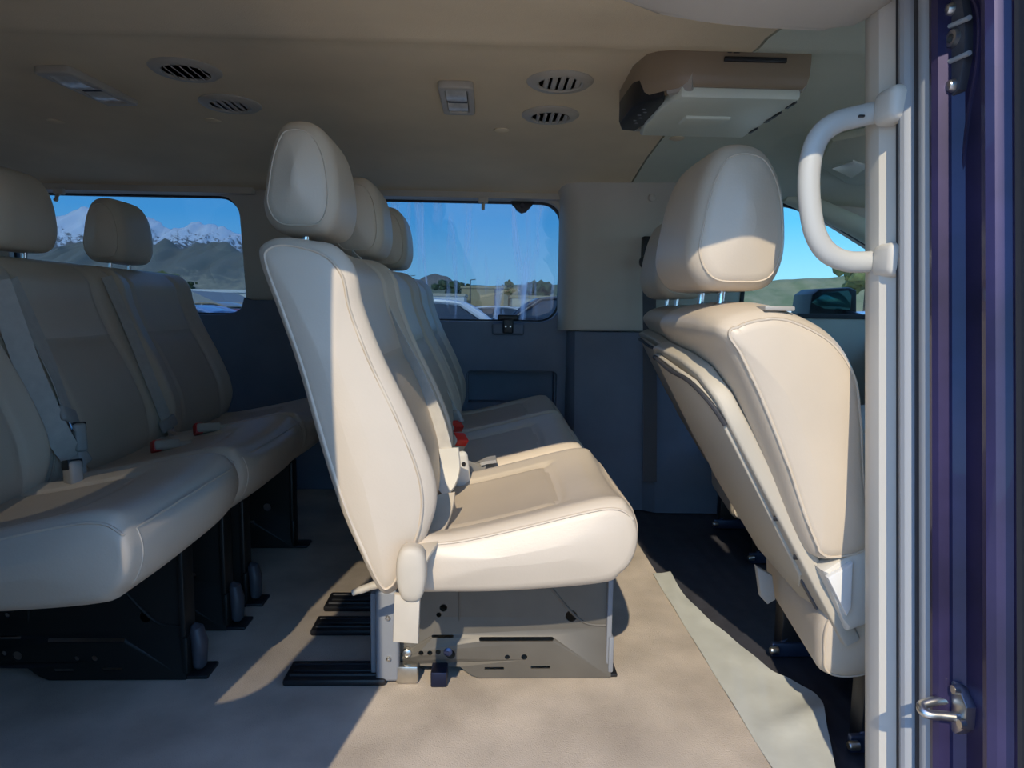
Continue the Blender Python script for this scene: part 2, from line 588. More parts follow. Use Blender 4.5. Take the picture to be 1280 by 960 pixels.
# driver's door with its window, A pillar, windshield, front end
p0, p1, p2 = PY(975, 245, 2.6), PY(1092, 310, 2.6), PY(1092, 360, 2.6)
DWIN = [(0.98, 0.70), (1.70, 0.70), (1.65, 0.82), (1.47, 0.965), (1.32, 1.045), (1.17, 1.11), (1.10, 1.125), (0.98, 1.125)]
bm = plate([[(0.80, -0.12), (2.2, -0.12), (2.2, 0.80), (1.80, 0.86), (1.45, 1.10), (1.30, 1.24), (0.80, 1.24)], DWIN], lambda u, v, w: V((u, lean(v) + 0.03 + w, v)), 0.05, 0.005)
struct('door_1', bm, TRIM)
c = (1.28, 0.94)
big = [(c[0] + (u - c[0]) * 1.02, c[1] + (v - c[1]) * 1.02) for u, v in DWIN]
inn = [(c[0] + (u - c[0]) * 0.97, c[1] + (v - c[1]) * 0.94) for u, v in DWIN]
bm = plate([big, inn], lambda u, v, w: V((u, lean(v) + 0.004 + w, v)), 0.014, 0.003)
f3 = struct('window_3', bm, SEAL_D)
bm = plate([big], lambda u, v, w: V((u, lean(v) + 0.05 + w, v)), 0.004)
obj('pane', bm, CLEAR, f3)
bm = new()
tube(bm, [(1.10, 2.56, 1.150), (1.20, 2.555, 1.115), (1.36, 2.545, 1.045), (1.52, 2.535, 0.955), (1.70, 2.52, 0.84), (1.9, 2.5, 0.70)], [0.028, 0.034, 0.038, 0.04, 0.042, 0.045], 12)
struct('trim_6', bm, HEAD_F)
ws = lambda u, v, w: V((1.68 + (1.17 - v) * 1.15 + w, u, v))
bm = plate([rrect(0.66, 0.60, 2.58, 1.20, 0.08), rrect(0.72, 0.64, 2.52, 1.15, 0.08)], ws, 0.03, 0.004)
f4 = struct('window_4', bm, SEAL_D)
bm = plate([rrect(0.68, 0.61, 2.56, 1.19, 0.07)], ws, 0.005)
obj('pane', bm, SCREEN_G, f4)
bm = new()
box(bm, (2.22, 0.55, -0.5), (2.3, 2.7, 0.62))
struct('wall_front', bm, BLACK)
# rear wall with a window
bm = plate([[(0.60, -0.1), (2.70, -0.1), (2.68, 1.22), (0.62, 1.22)], rrect(0.85, 0.70, 2.45, 1.10, 0.06)], lambda u, v, w: V((-2.27 + w, u, v)), 0.04)
struct('wall_back', bm, TRIM)
bm = plate([rrect(0.83, 0.68, 2.47, 1.12, 0.06)], lambda u, v, w: V((-2.285 + w, u, v)), 0.005)
struct('window_5', bm, DARKT)

# near side of the body: header, rear quarter, front door, sill
ns = lambda u, v, w: V((u, 0.675 + jam(v) + w, v))
OPEN = [(-0.60, -0.02), (0.545, -0.02), (0.545, 1.125), (0.45, 1.112), (0.12, 1.104), (-0.12, 1.08), (-0.30, 1.06), (-0.47, 1.055), (-0.57, 1.045), (-0.60, 1.0)]
bm = plate([[(-2.25, -0.15), (0.70, -0.15), (0.70, 1.27), (-2.25, 1.27)], OPEN, rrect(-2.0, 0.70, -0.85, 1.08, 0.06)], ns, 0.05)
struct('wall_right', bm, PAINT)
bm = plate([rrect(-2.03, 0.67, -0.82, 1.11, 0.06)], lambda u, v, w: V((u, 0.65 + jam(v) + w, v)), 0.005)
struct('window_6', bm, DARKT)
bm = plate([[(0.71, -0.15), (2.2, -0.15), (2.2, 0.62), (1.75, 1.22), (0.71, 1.26)], [(0.78, 0.66), (1.85, 0.66), (1.55, 1.10), (0.78, 1.12)]], ns, 0.05)
struct('door_2', bm, PAINT)
bm = plate([[(0.76, 0.64), (1.88, 0.64), (1.56, 1.12), (0.76, 1.14)]], lambda u, v, w: V((u, 0.66 + jam(v) + w, v)), 0.004)
struct('window_7', bm, SCREEN_G)
bm = new()
box(bm, (-2.25, 0.575, -0.16), (0.60, 0.66, -0.005), 0.01)
struct('trim_7', bm, PAINT)
# the sliding door, run back along the outside of the body
sd = lambda u, v, w: V((u, 0.46 + 0.3 * jam(v) + w, v))
bm = plate([[(-1.55, -0.12), (-0.357, -0.12), (-0.357, 1.25), (-1.55, 1.25)], rrect(-1.42, 0.56, -0.565, 1.13, 0.07)], sd, 0.05, 0.006)
d3 = struct('door_3', bm, PAINT)
bm = plate([rrect(-1.45, 0.53, -0.55, 1.16, 0.07)], sd, 0.005)
obj('pane', bm, glass('door_glass', (0.42, 0.42, 0.42), 0.03), d3)

# ---- the pillar between the cab door and the opening: lined trim, seals, painted jamb
KJ = 0.53 / 0.42
def strip(name, path, m, zlo=-0.05, zhi=1.2, closed=True, angle=30):
    bm = new()
    rings = []
    for k in range(25):
        z = zlo + (zhi - zlo) * k / 24
        rings.append([V((x * KJ, y * KJ + jam(z), z)) for x, y in path])
    loft(bm, rings, closed, closed)
    return struct(name, bm, m, angle=angle)
def yj(px, x): return PX(px, 480, x).y
strip('trim_10', [(0.46, 0.80), (0.432, 0.765), (0.422, 0.742), (0.42, 0.733), (0.42, 0.716), (0.432, 0.696), (0.455, 0.690), (0.52, 0.69), (0.52, 0.80)], SHELL_L)
strip('trim_11', [(0.428, 0.698), (0.424, 0.692), (0.426, 0.682), (0.436, 0.677), (0.46, 0.677), (0.46, 0.698)], SEAL_D)
def bulb(cx, cy, r, n=12, ex=1.0): return [(cx + r * ex * math.cos(2 * math.pi * k / n), cy + r * math.sin(2 * math.pi * k / n)) for k in range(n)]
strip('trim_12', bulb(0.427, 0.674, 0.0095), SEAL)
strip('trim_13', bulb(0.433, 0.660, 0.008), SEAL_D)
strip('trim_14', bulb(0.428, 0.6435, 0.0105, 12, 0.8), SEAL)
strip('trim_15', [(0.445, 0.633), (0.424, 0.6335), (0.419, 0.630), (0.418, 0.625), (0.421, 0.620), (0.432, 0.617), (0.440, 0.610), (0.441, 0.585), (0.436, 0.572), (0.425, 0.566), (0.419, 0.561), (0.418, 0.555), (0.422, 0.549), (0.430, 0.545), (0.434, 0.540), (0.434, 0.531), (0.47, 0.531), (0.47, 0.633)], PAINT, angle=25)
strip('trim_16', [(0.425, 0.531), (0.425, 0.505), (0.42, 0.498), (0.42, 0.47), (0.52, 0.47), (0.52, 0.531)], SEAL_D)
# raised bead pressed into the jamb
bm = new()
bead = [(PX(px, py, 0.4405 * KJ).y, PX(px, py, 0.4405 * KJ).z) for px, py in ((1190, -30), (1222, 10), (1222, 80), (1212, 140), (1204, 220), (1200, 300), (1196, 420))]
tube(bm, cat([V((0.4405 * KJ, y, z)) for y, z in bead], 40, False), [0.0032] * 37, 8)
struct('trim_17', bm, PAINT)
# overhead trim over the opening
bm = new()
a = [(0.16, 1.105), (0.21, 1.092), (0.27, 1.083), (0.33, 1.078), (0.42, 1.076), (0.452, 1.079), (0.475, 1.092), (0.52, 1.15), (0.52, 1.18), (0.16, 1.18)]
prism(bm, [(x * 1.13, z + 0.045) for x, z in a], XZ, 0.88, 1.01, 0.012)
struct('trim_8', bm, TRIM)

# ================================================================== BENCHES
def headrest(parent, cx, cz, y0, y1, posts=True, sx=1.0, sz=1.0, leather=LEATHER, post_z=0.78):
    pr = [(-0.050, -0.098), (0.0, -0.104), (0.052, -0.098), (0.074, -0.06), (0.074, 0.0), (0.062, 0.055), (0.036, 0.093), (0.0, 0.104), (-0.034, 0.094), (-0.056, 0.055), (-0.070, 0.0), (-0.076, -0.06)]
    bm = new()
    def md(y, x, z, nx, nz):
        t = (y - (y0 + y1) / 2) / ((y1 - y0) / 2)
        return -0.016 * t ** 4 * max(0.0, nz)
    soft(bm, [(cx + a * sx, cz + b * sz) for a, b in pr], y0, y1, 0.050, 0.050, 22, 96, md, 0.010, pr=0.0016)
    h = obj('headrest', bm, leather, parent, angle=60)
    if posts:
        for yy in ((y0 + y1) / 2 - 0.055, (y0 + y1) / 2 + 0.055):
            bm = new()
            cyl(bm, (cx - 0.005, yy, post_z), (cx + 0.002, yy, cz - 0.06), 0.006, 12)
            cyl(bm, (cx - 0.005, yy, post_z - 0.01), (cx - 0.005, yy, post_z + 0.012), 0.012, 14, 0.003)
            obj('headrest_post', bm, CHROME, h)
    return h

BACK = [(-0.176, 0.258), (-0.21, 0.33), (-0.238, 0.40), (-0.27, 0.51), (-0.30, 0.624), (-0.33, 0.715), (-0.354, 0.785), (-0.350, 0.812), (-0.315, 0.824), (-0.255, 0.812),
        (-0.218, 0.778), (-0.205, 0.72), (-0.175, 0.64), (-0.125, 0.535), (-0.092, 0.44), (-0.095, 0.36), (-0.128, 0.29), (-0.150, 0.256)]
CUSH = [(-0.130, 0.256), (-0.152, 0.29), (-0.150, 0.338), (-0.05, 0.352), (0.06, 0.378), (0.15, 0.402), (0.205, 0.412), (0.240, 0.400), (0.257, 0.365), (0.254, 0.32), (0.234, 0.284), (0.19, 0.266), (0.05, 0.254), (-0.06, 0.252)]

def insert_seams(bm, ring, ys, pick, r=0.0020):
    """raised welts running over the swept surface at stations ys"""
    for y in ys:
        R = [p for p in ring(y, 0.0) if pick(p)]
        if len(R) > 2: tube(bm, R, r, 6)

def top_seam(bm, ring, y0, y1, r, fx, fz):
    """welt along the upper rim of a cushion: near side, front edge, far side, plus the corner seam"""
    base = ring((y0 + y1) / 2, 0)
    k = min(range(len(base)), key=lambda i: (base[i].x - fx) ** 2 + (base[i].z - fz) ** 2)
    kr = min(range(len(base)), key=lambda i: (base[i].x - (fx - 0.39)) ** 2 + (base[i].z - (fz - 0.05)) ** 2)
    kb = min(range(len(base)), key=lambda i: (base[i].x - fx) ** 2 + (base[i].z - 0.285) ** 2)
    n = len(base)
    step = 1 if ((k - kr) % n) < n / 2 else -1
    def arc(a, b):
        out = []; i = a
        while i != b:
            out.append(i); i = (i + step) % n
        return out + [b]
    c = 1 - math.cos(math.pi / 4)
    near = [ring(y0 + r * c, r * c)[i] for i in arc(kr, k)]
    frn = [ring(y0 + r * c + (y1 - y0 - 2 * r * c) * t / 40, r * c * max(0, 1 - t / 3, 1 - (40 - t) / 3))[k] for t in range(41)]
    far_ = [ring(y1 - r * c, r * c)[i] for i in arc(kr, k)][::-1]
    pts = near[:-1] + frn + far_[1:]
    for _ in range(2): pts = [pts[0]] + [(a + b * 2 + d) / 4 for a, b, d in zip(pts, pts[1:], pts[2:])] + [pts[-1]]
    tube(bm, pts, 0.0024, 6)
    tube(bm, [ring(y0 + r * 0.9, r * 0.02)[i] for i in arc(k, kb)], 0.0016, 6)
def sst(a, b, x):
    t = max(0.0, min(1.0, (x - a) / (b - a)))
    return t * t * (3 - 2 * t)
def make_bench(dx, dy, label, leather, legm, frame_labels, extra_front=0.0, backtilt=0.0, near_only=True):
    root = thing('bench_seat', label, 'bench seat', (dx + 0.02, 1.63, 0.0))
    S = lambda P, sx=0.0: [(x + dx + sx * max(0, (x + 0.05) / 0.3), z) for x, z in P]
    T = lambda P: [(x + dx - backtilt * max(0, z - 0.4), z) for x, z in P]
    near = (1.05 + dy, 1.515 + dy)
    far = (1.53 + dy, 2.52 + dy)
    def pk_c(edges):
        def f(c, n):
            for a, b in edges:
                if a < c.y < b:
                    t = (c.y - (a + b) / 2) / ((b - a) / 2)
                    return abs(n.z) > 0.6 and c.z > 0.31 and abs(t) < 0.62 and c.x - dx < 0.13 - 0.03 * t * t
        return f
    def pk_b(edges):
        def f(c, n):
            for a, b in edges:
                if a < c.y < b:
                    t = (c.y - (a + b) / 2) / ((b - a) / 2)
                    return abs(n.x) > 0.5 and c.x - dx > -0.235 + (0.7 - c.z) * 0.3 and abs(t) < 0.60 and c.z < 0.63
        return f
    # backs
    def back_mod(edges):
        def f(y, x, z, nx, nz):
            d = 0.0
            for (a, b) in edges:
                if a <= y <= b:
                    t = (y - (a + b) / 2) / ((b - a) / 2)
                    w = sst(0.15, 0.6, nx) * sst(0.34, 0.42, z) * (1 - sst(0.86, 0.98, abs(t)))
                    d += w * (0.020 * (abs(t) ** 4) - 0.010 * (1 - t * t))
                    d -= w * 0.007 * gauss(abs(t) - 0.60, 0.035)
                    d -= w * 0.006 * gauss(z - 0.63, 0.012) * (1 - sst(0.50, 0.62, abs(t)))
                    d -= 0.012 * gauss(abs(t) - 1.0, 0.05)
            return d
        return f
    bm = new()
    soft(bm, T(BACK), near[0], near[1], 0.034, 0.03, 46, 160, back_mod([near]), 0.004, pick=pk_b([near]))
    nb = obj('backrest', bm, [leather, LEATHER_P], root, angle=60)
    bm = new()
    mid = (far[0] + far[1]) / 2
    soft(bm, T(BACK), far[0], far[1], 0.03, 0.034, 96, 160, back_mod([(far[0], mid), (mid, far[1])]), 0.004, pick=pk_b([(far[0], mid), (mid, far[1])]))
    fb = obj('backrest', bm, [leather, LEATHER_P], root, angle=60)
    # cushions
    def cush_mod(edges):
        def f(y, x, z, nx, nz):
            d = 0.0
            X = x - dx
            for (a, b) in edges:
                if a <= y <= b:
                    t = (y - (a + b) / 2) / ((b - a) / 2)
                    ed = 1 - sst(0.84, 0.98, abs(t))
                    w = sst(0.25, 0.7, nz) * ed
                    d += w * (0.010 * abs(t) ** 3 - 0.014 * (1 - t * t))
                    d -= w * 0.007 * gauss(abs(t) - 0.62, 0.03) * (1 - sst(0.11, 0.15, X))
                    d -= w * 0.006 * gauss(X - 0.13 + 0.03 * t * t, 0.010) * (1 - sst(0.55, 0.68, abs(t)))
                    d -= 0.012 * gauss(abs(t) - 1.0, 0.06) * (1 if 0 < len(edges) - 1 else 0.3)
                    d -= 0.016 * sst(0.2, 0.7, nx) * t ** 4 * ed
            return d
        return f
    bm = new()
    R_ = soft(bm, S(CUSH, extra_front), near[0], near[1], 0.045, 0.045, 46, 168, cush_mod([near]), 0.006, seams=(0, 0), pick=pk_c([near]))
    top_seam(bm, R_, near[0], near[1], 0.045, dx + 0.245 + extra_front, 0.392)
    obj('seat_cushion', bm, [leather, LEATHER_P], root, angle=60)
    bm = new()
    R_ = soft(bm, [(x - 0.010, z - 0.004) for x, z in S(CUSH, extra_front)], far[0], far[1], 0.045, 0.075, 96, 168, cush_mod([(far[0], mid), (mid, far[1])]), 0.006, seams=(0, 0), pick=pk_c([(far[0], mid), (mid, far[1])]))
    top_seam(bm, R_, far[0], far[1], 0.045, dx + 0.235 + extra_front, 0.388)
    obj('seat_cushion', bm, [leather, LEATHER_P], root, angle=60)
    # headrests
    for yc in (near[0] + 0.23, (far[0] + mid) / 2, (mid + far[1]) / 2):
        hx = -0.322 + dx - backtilt * 0.5
        headrest(root, hx, 0.936, yc - 0.118, yc + 0.118, True, 0.84, 0.93, leather)
    # steel legs
    for k, yy in enumerate((1.27, 1.47, 1.59, 1.99)):
        fn = lambda u, v, w, yy=yy: V((u + dx, yy + w - (0.014 if v < 0.075 else 0.014 * max(0, 1 - (v - 0.075) / 0.02)) * (1 if u > -0.14 else 0), v))
        out = [(-0.205, 0.27), (-0.205, 0.022), (-0.140, 0.022), (-0.05, 0.026), (-0.030, 0.010), (-0.012, 0.002), (0.246, 0.002), (0.243, 0.10), (0.236, 0.27)]
        holes = [circle(0.167, 0.122, 0.0115), rrect(-0.013, 0.0765, 0.132, 0.0835, 0.003, 3), circle(0.042, 0.045, 0.005, 14), circle(0.075, 0.045, 0.006, 14),
                 rrect(-0.002, 0.019, 0.036, 0.025, 0.002, 3), rrect(0.088, 0.021, 0.126, 0.027, 0.002, 3), circle(-0.083, 0.139, 0.0075, 16), circle(-0.092, 0.125, 0.005, 14),
                 rrect(-0.105, 0.082, -0.063, 0.087, 0.002, 3), circle(-0.125, 0.054, 0.005, 14), circle(-0.108, 0.054, 0.005, 14), circle(-0.092, 0.056, 0.005, 14), circle(-0.068, 0.051, 0.009, 16)]
        bm = plate([out] + (holes if k == 0 else holes[:2]), fn, 0.003)
        if k == 0:   # pressed ribs
            tube(bm, cat([V((dx + 0.118, yy - 0.001, 0.20)), V((dx + 0.13, yy - 0.001, 0.175)), V((dx + 0.172, yy - 0.001, 0.125)), V((dx + 0.20, yy - 0.001, 0.106)), V((dx + 0.242, yy - 0.001, 0.103))], 20, False), 0.003, 8)
            tube(bm, [(dx - 0.052, yy, 0.07), (dx - 0.052, yy, 0.25)], 0.003, 8)
        lg = obj('leg', bm, legm, root, angle=30)
        # inner flange and front post
        bm = new()
        box(bm, (dx + 0.236, yy - 0.012, 0.004), (dx + 0.246, yy + 0.035, 0.26), 0.002)
        box(bm, (dx + 0.24, yy - 0.016, 0.012), (dx + 0.250, yy + 0.02, 0.085), 0.003)
        obj('front_post', bm, MIDGREY if k == 0 and legm is STEEL_T else legm, lg)
        bm = new()
        box(bm, (dx + 0.225, yy - 0.012, 0.0), (dx + 0.285 - (0.025 if legm is STEEL_T else 0), yy + 0.045, 0.008), 0.003)
        obj('foot', bm, BLACK, lg)
        # rear track cover lying on the carpet
        bm = new()
        w = (0.075, 0.075, 0.085, 0.07)[k]
        box(bm, (dx - 0.385, yy - 0.040, 0.0), (dx - 0.19, yy - 0.040 + w, 0.014), 0.005)
        for q in (0.018, w - 0.018):
            tube(bm, [(dx - 0.375, yy - 0.040 + q, 0.014), (dx - 0.2, yy - 0.040 + q, 0.014)], 0.004, 8)
        box(bm, (dx - 0.372, yy - 0.040 + w * 0.36, 0.010), (dx - 0.20, yy - 0.040 + w * 0.64, 0.019), 0.003)
        obj('track', bm, BLACK, lg)
        if legm is STEEL_B and k < 3:
            bm = new()
            tube(bm, [(dx + 0.262, yy + 0.01, 0.014), (dx + 0.262, yy + 0.01, 0.02), (dx + 0.262, yy + 0.012, 0.065), (dx + 0.256, yy + 0.014, 0.092), (dx + 0.25, yy + 0.014, 0.10)], [0.010, 0.016, 0.019, 0.016, 0.006], 14, sx=0.8)
            obj('foot_cap', bm, DKGREY, lg)
    # frame pan under the cushions
    bm = new()
    box(bm, (dx - 0.13, 1.20, 0.235), (dx + 0.20, far[1] - 0.12, 0.262), 0.008)
    obj('frame', bm, STEEL_B, root)
    return root, near, far, mid

b2, n2, f2, m2 = make_bench(0.0, 0.0, 'beige leather bench in the sun at the open door, the one nearest the front seats', LEATHER, STEEL_T, None)
b3, n3, f3_, m3 = make_bench(-0.82, -0.08, 'shaded taupe leather bench at the left, behind the sunlit bench', LEATHER, STEEL_B, None, extra_front=0.05, backtilt=0.02)

def onto(root, px, py, off=0.012, names=('backrest', 'seat_cushion'), full=False):
    d = ray(px, py)
    best = None
    for ch in root.children:
        if ch.name.split('.')[0] in names:
            ok, loc, nor, _ = ch.ray_cast(V((0, 0, EYE)) - V(root.location), d)
            if ok:
                p = loc + V(root.location)
                if best is None or p.length < best[0].length: best = (p, nor)
    p, n = best
    if n.dot(d) > 0: n = -n
    return (p + n * off, n) if full else p + n * off
bpy.context.view_layer.update()
def tongue(bm_parent, name_parent, p, d, w):
    """plastic tongue with metal tip at the end of a strap; p end point, d direction along the strap, w width direction"""
    p, d, w = V(p), V(d).normalized(), V(w).normalized()
    n = d.cross(w).normalized()
    rot = Matrix((w, d, n)).transposed()
    bm = new()
    vs = box(bm, (-0.031, -0.018, -0.007), (0.031, 0.018, 0.007), 0.006, 3)
    for v in vs: v.co = p + rot @ v.co
    t = obj('tongue', bm, WEB_P, name_parent)
    bm = new()
    vs = box(bm, (-0.013, 0.014, -0.0015), (0.013, 0.040, 0.0015), 0.001)
    for v in vs: v.co = p + rot @ v.co
    return t, bm
WEB_P = mat('belt_plastic', (0.36, 0.34, 0.31), 0.45)

def belt(root, pts, wd, w, tip=True, name='seat_belt', m=WEB):
    bm = new()
    ribbon(bm, pts, wd, w, 0.002, 48)
    o = obj(name, bm, m, root, angle=60)
    if tip:
        e = V(pts[-1]); d = (e - V(pts[-2]))
        t, bmt = tongue(None, o, e, d, wd if not isinstance(wd, list) else wd[-1])
        # the metal plate is merged as a second piece of the belt
        me = obj('tongue_plate', bmt, CHROME, o)
    return o

def buckle(root, c, d, w, name='buckle', stalk=0.06, body=SHELL, button=RED):
    c, d, w = V(c), V(d).normalized(), V(w).normalized()
    w = (w - d * w.dot(d)).normalized()
    n = d.cross(w).normalized()
    rot = Matrix((w, d, n)).transposed()
    bm = new()
    vs = box(bm, (-0.021, -0.035, -0.013), (0.021, 0.028, 0.013), 0.007, 3)
    for v in vs: v.co = c + rot @ v.co
    if stalk:
        vs = box(bm, (-0.014, -0.035 - stalk, -0.008), (0.014, -0.03, 0.008), 0.004)
        for v in vs: v.co = c + rot @ v.co
    b = obj(name, bm, body, root)
    bm = new()
    vs = box(bm, (-0.016, 0.010, -0.0145), (0.016, 0.031, 0.0145), 0.003)
    for v in vs: v.co = c + rot @ v.co
    r = obj('release_button', bm, button, b)
    if button is RED: r['label'] = 'red release button'
    return b

# ---- belts and fittings of the sunlit bench
belt(b2, [PY(440, 322, 1.50), PY(462, 350, 1.47), PY(490, 410, 1.44), PY(520, 470, 1.41), PY(543, 525, 1.38), PY(556, 575, 1.36), PY(561, 600, 1.35)], [V((0.5, -0.85, 0.15)), V((0.75, -0.6, 0.2)), V((0.9, -0.4, 0.1))], 0.047, tip=False)
bm = new()
ribbon(bm, [PY(561, 560, 1.355), PY(563, 585, 1.352), PY(557, 604, 1.345), PY(548, 612, 1.34)], V((0.93, -0.35, 0.05)), 0.042, 0.006, 24)
obj('belt_guide', bm, SHELL_L, b2)
p = PY(576, 590, 1.44)
bm = new()
vs = box(bm, (-0.02, -0.012, -0.062), (0.02, 0.012, 0.045), 0.011, 3)
rot = Matrix.Rotation(0.5, 3, 'Z') @ Matrix.Rotation(-0.15, 3, 'Y')
for v in vs: v.co = p + rot @ v.co
bk = obj('buckle', bm, SHELL_L, b2)
bm = new()
q = p + rot @ V((0.003, -0.0125, 0.02))
cyl(bm, q, q + rot @ V((0, -0.002, 0)), 0.0045, 14)
obj('release_button', bm, BLACK, bk)
belt(b2, [PY(487, 352, 2.0), PY(505, 405, 1.95), PY(530, 450, 1.92), PY(552, 490, 1.90), PY(566, 520, 1.89)], [V((0.5, -0.85, 0.1)), V((0.8, -0.6, 0.1))], 0.046)
buckle(b2, PY(567, 540, 1.87), V((0.35, -0.35, 0.85)), V((1, 0.8, 0)))
buckle(b2, PY(570, 557, 1.62), V((0.45, -0.35, 0.80)), V((1, 0.6, 0)))
# folded belt tongue lying on the middle cushion
bm = new()
ribbon(bm, [onto(b2, 583, 592, 0.012), onto(b2, 596, 586, 0.014), onto(b2, 608, 580, 0.012), onto(b2, 621, 577, 0.010)], V((0.2, 1, 0)), 0.055, 0.007, 24)
obj('belt_tongue', bm, WEB_P, b2)
# recliner gap strap and outboard anchor
ST = mat('anchor_strap', (0.54, 0.465, 0.36), 0.55, 0.05, 20)
ribs = [PY(556, 618, 1.22), PY(552, 640, 1.18), PY(543, 662, 1.13), PY(531, 682, 1.06), PY(519, 700, 1.028), PY(514, 722, 1.024)]
bm = new()
ribbon(bm, ribs, [V((0.9, -0.2, 0.2)), V((0.9, -0.35, 0.1)), V((1, -0.05, 0.1))], 0.040, 0.004, 40)
obj('anchor_strap', bm, ST, b2)
bm = new()
pts = [(-0.023, 0.030), (-0.012, 0.050), (0.012, 0.050), (0.023, 0.034), (0.024, -0.006), (0.014, -0.034), (-0.012, -0.034), (-0.023, -0.006)]
c0 = PY(514, 722, 1.018)
loft(bm, [[V((c0.x + p.x * 0.95 * k, yy, c0.z + 0.008 + (p.y - 0.008) * k)) for p in cat(pts, 48)] for k, yy in ((1.0, 1.030), (1.0, 1.016), (0.97, 1.011), (0.88, 1.007), (0.70, 1.0045), (0.35, 1.003))])
ac = obj('anchor_cover', bm, ST, b2)
bm = new()
c1 = PY(508, 772, 1.02)
prism(bm, [(-0.021, -0.038), (0.019, -0.041), (0.022, 0.038), (-0.018, 0.040)], lambda u, v, w: V((c1.x + u, w, c1.z + v)), 1.014, 1.026, 0.003)
obj('strap_end', bm, ST, ac)
# recline lever behind the back
bm = new()
lv = [PY(482, 728, 1.12), PY(466, 732, 1.12), PY(452, 737, 1.12), PY(441, 741, 1.12)]
tube(bm, cat(lv, 16, False), [0.009] * 6 + [0.008] * 6 + [0.0065] * 4, 12, sx=1.0, sy=0.8)
obj('recline_lever', bm, SHELL, b2)
# grey bracket and bolts at the rear edge of the near leg
bm = new()
a = PY(471, 745, 1.26); b = PY(497, 845, 1.26)
box(bm, (a.x, 1.235, 0.006), (b.x + 0.006, 1.262, a.z + 0.02), 0.007, 3)
box(bm, (a.x - 0.012, 1.25, 0.012), (a.x + 0.012, 1.30, a.z + 0.01), 0.006)
br = obj('side_bracket', bm, MIDGREY, b2)
for px, py in ((485, 772), (486, 823), (509, 816), (560, 814)):
    c = PY(px, py, 1.235 if px < 500 else 1.258); bm = new()
    rr = 0.0045 if px < 500 else 0.0085
    lathe(bm, c, [(0.0006, -0.006), (rr * 0.6, -0.006), (rr, -0.004), (rr, 0.006)], 'Y', 16)
    lathe(bm, c + V((0, -0.0065, 0)), [(0.0004, -0.001), (rr * 0.35, -0.001), (rr * 0.35, 0.002)], 'Y', 8)
    o = obj('bolt', bm, METAL if px != 560 else mat('blued_steel', (0.10, 0.12, 0.22), 0.35, metal=0.7), br)
bm = new()
a = PY(496, 829, 1.25); b = PY(523, 846, 1.25)
box(bm, (a.x, 1.236, 0.002), (b.x, 1.256, a.z), 0.003)
obj('floor_clamp', bm, METAL, br)
bm = new()
a = PY(540, 829, 1.26); b = PY(560, 847, 1.26)
box(bm, (a.x, 1.225, 0.0), (b.x, 1.27, a.z), 0.003)
obj('floor_hook', bm, mat('blue_black_steel', (0.015, 0.02, 0.05), 0.4, metal=0.5), br)

# ---- belts of the shaded bench
def lay(root, pix, w, off=0.010):
    hit = [onto(root, px, py, off, full=True) for px, py in pix]
    P = [h[0] for h in hit]
    W = [(P[min(i + 1, len(P) - 1)] - P[max(i - 1, 0)]).cross(hit[i][1]).normalized() for i in range(len(P))]
    W = [sum((W[max(0, i - 1)], W[min(i + 1, len(W) - 1)]), W[i]).normalized() for i in range(len(W))]
    o = belt(root, P, W, w)
    return o
lay(b3, [(-6, 352), (12, 402), (34, 455), (55, 505), (76, 548), (88, 576)], 0.047, 0.014)
buckle(b3, onto(b3, 94, 600, 0.012), V((-0.10, 0.12, 0.7)), V((0.8, -0.6, 0)), stalk=0.02, body=WEB_P, button=BLACK)
lay(b3, [(10, 350), (34, 398), (54, 446), (70, 485), (82, 520)], 0.046, 0.006)
buckle(b3, onto(b3, 93, 546, 0.006), V((-0.10, 0.12, 0.7)), V((0.8, -0.6, 0)), stalk=0.05, body=WEB_P, button=BLACK)
lay(b3, [(130, 348), (148, 388), (170, 440), (192, 495), (206, 528)], 0.040, 0.010)
buckle(b3, onto(b3, 207, 562, 0.010), V((-0.75, -0.65, 0.05)), V((0.4, -0.6, 0.3)), stalk=0.03)
buckle(b3, onto(b3, 259, 540, 0.010), V((-0.75, -0.55, 0.05)), V((0.4, -0.6, 0.3)), stalk=0.03)

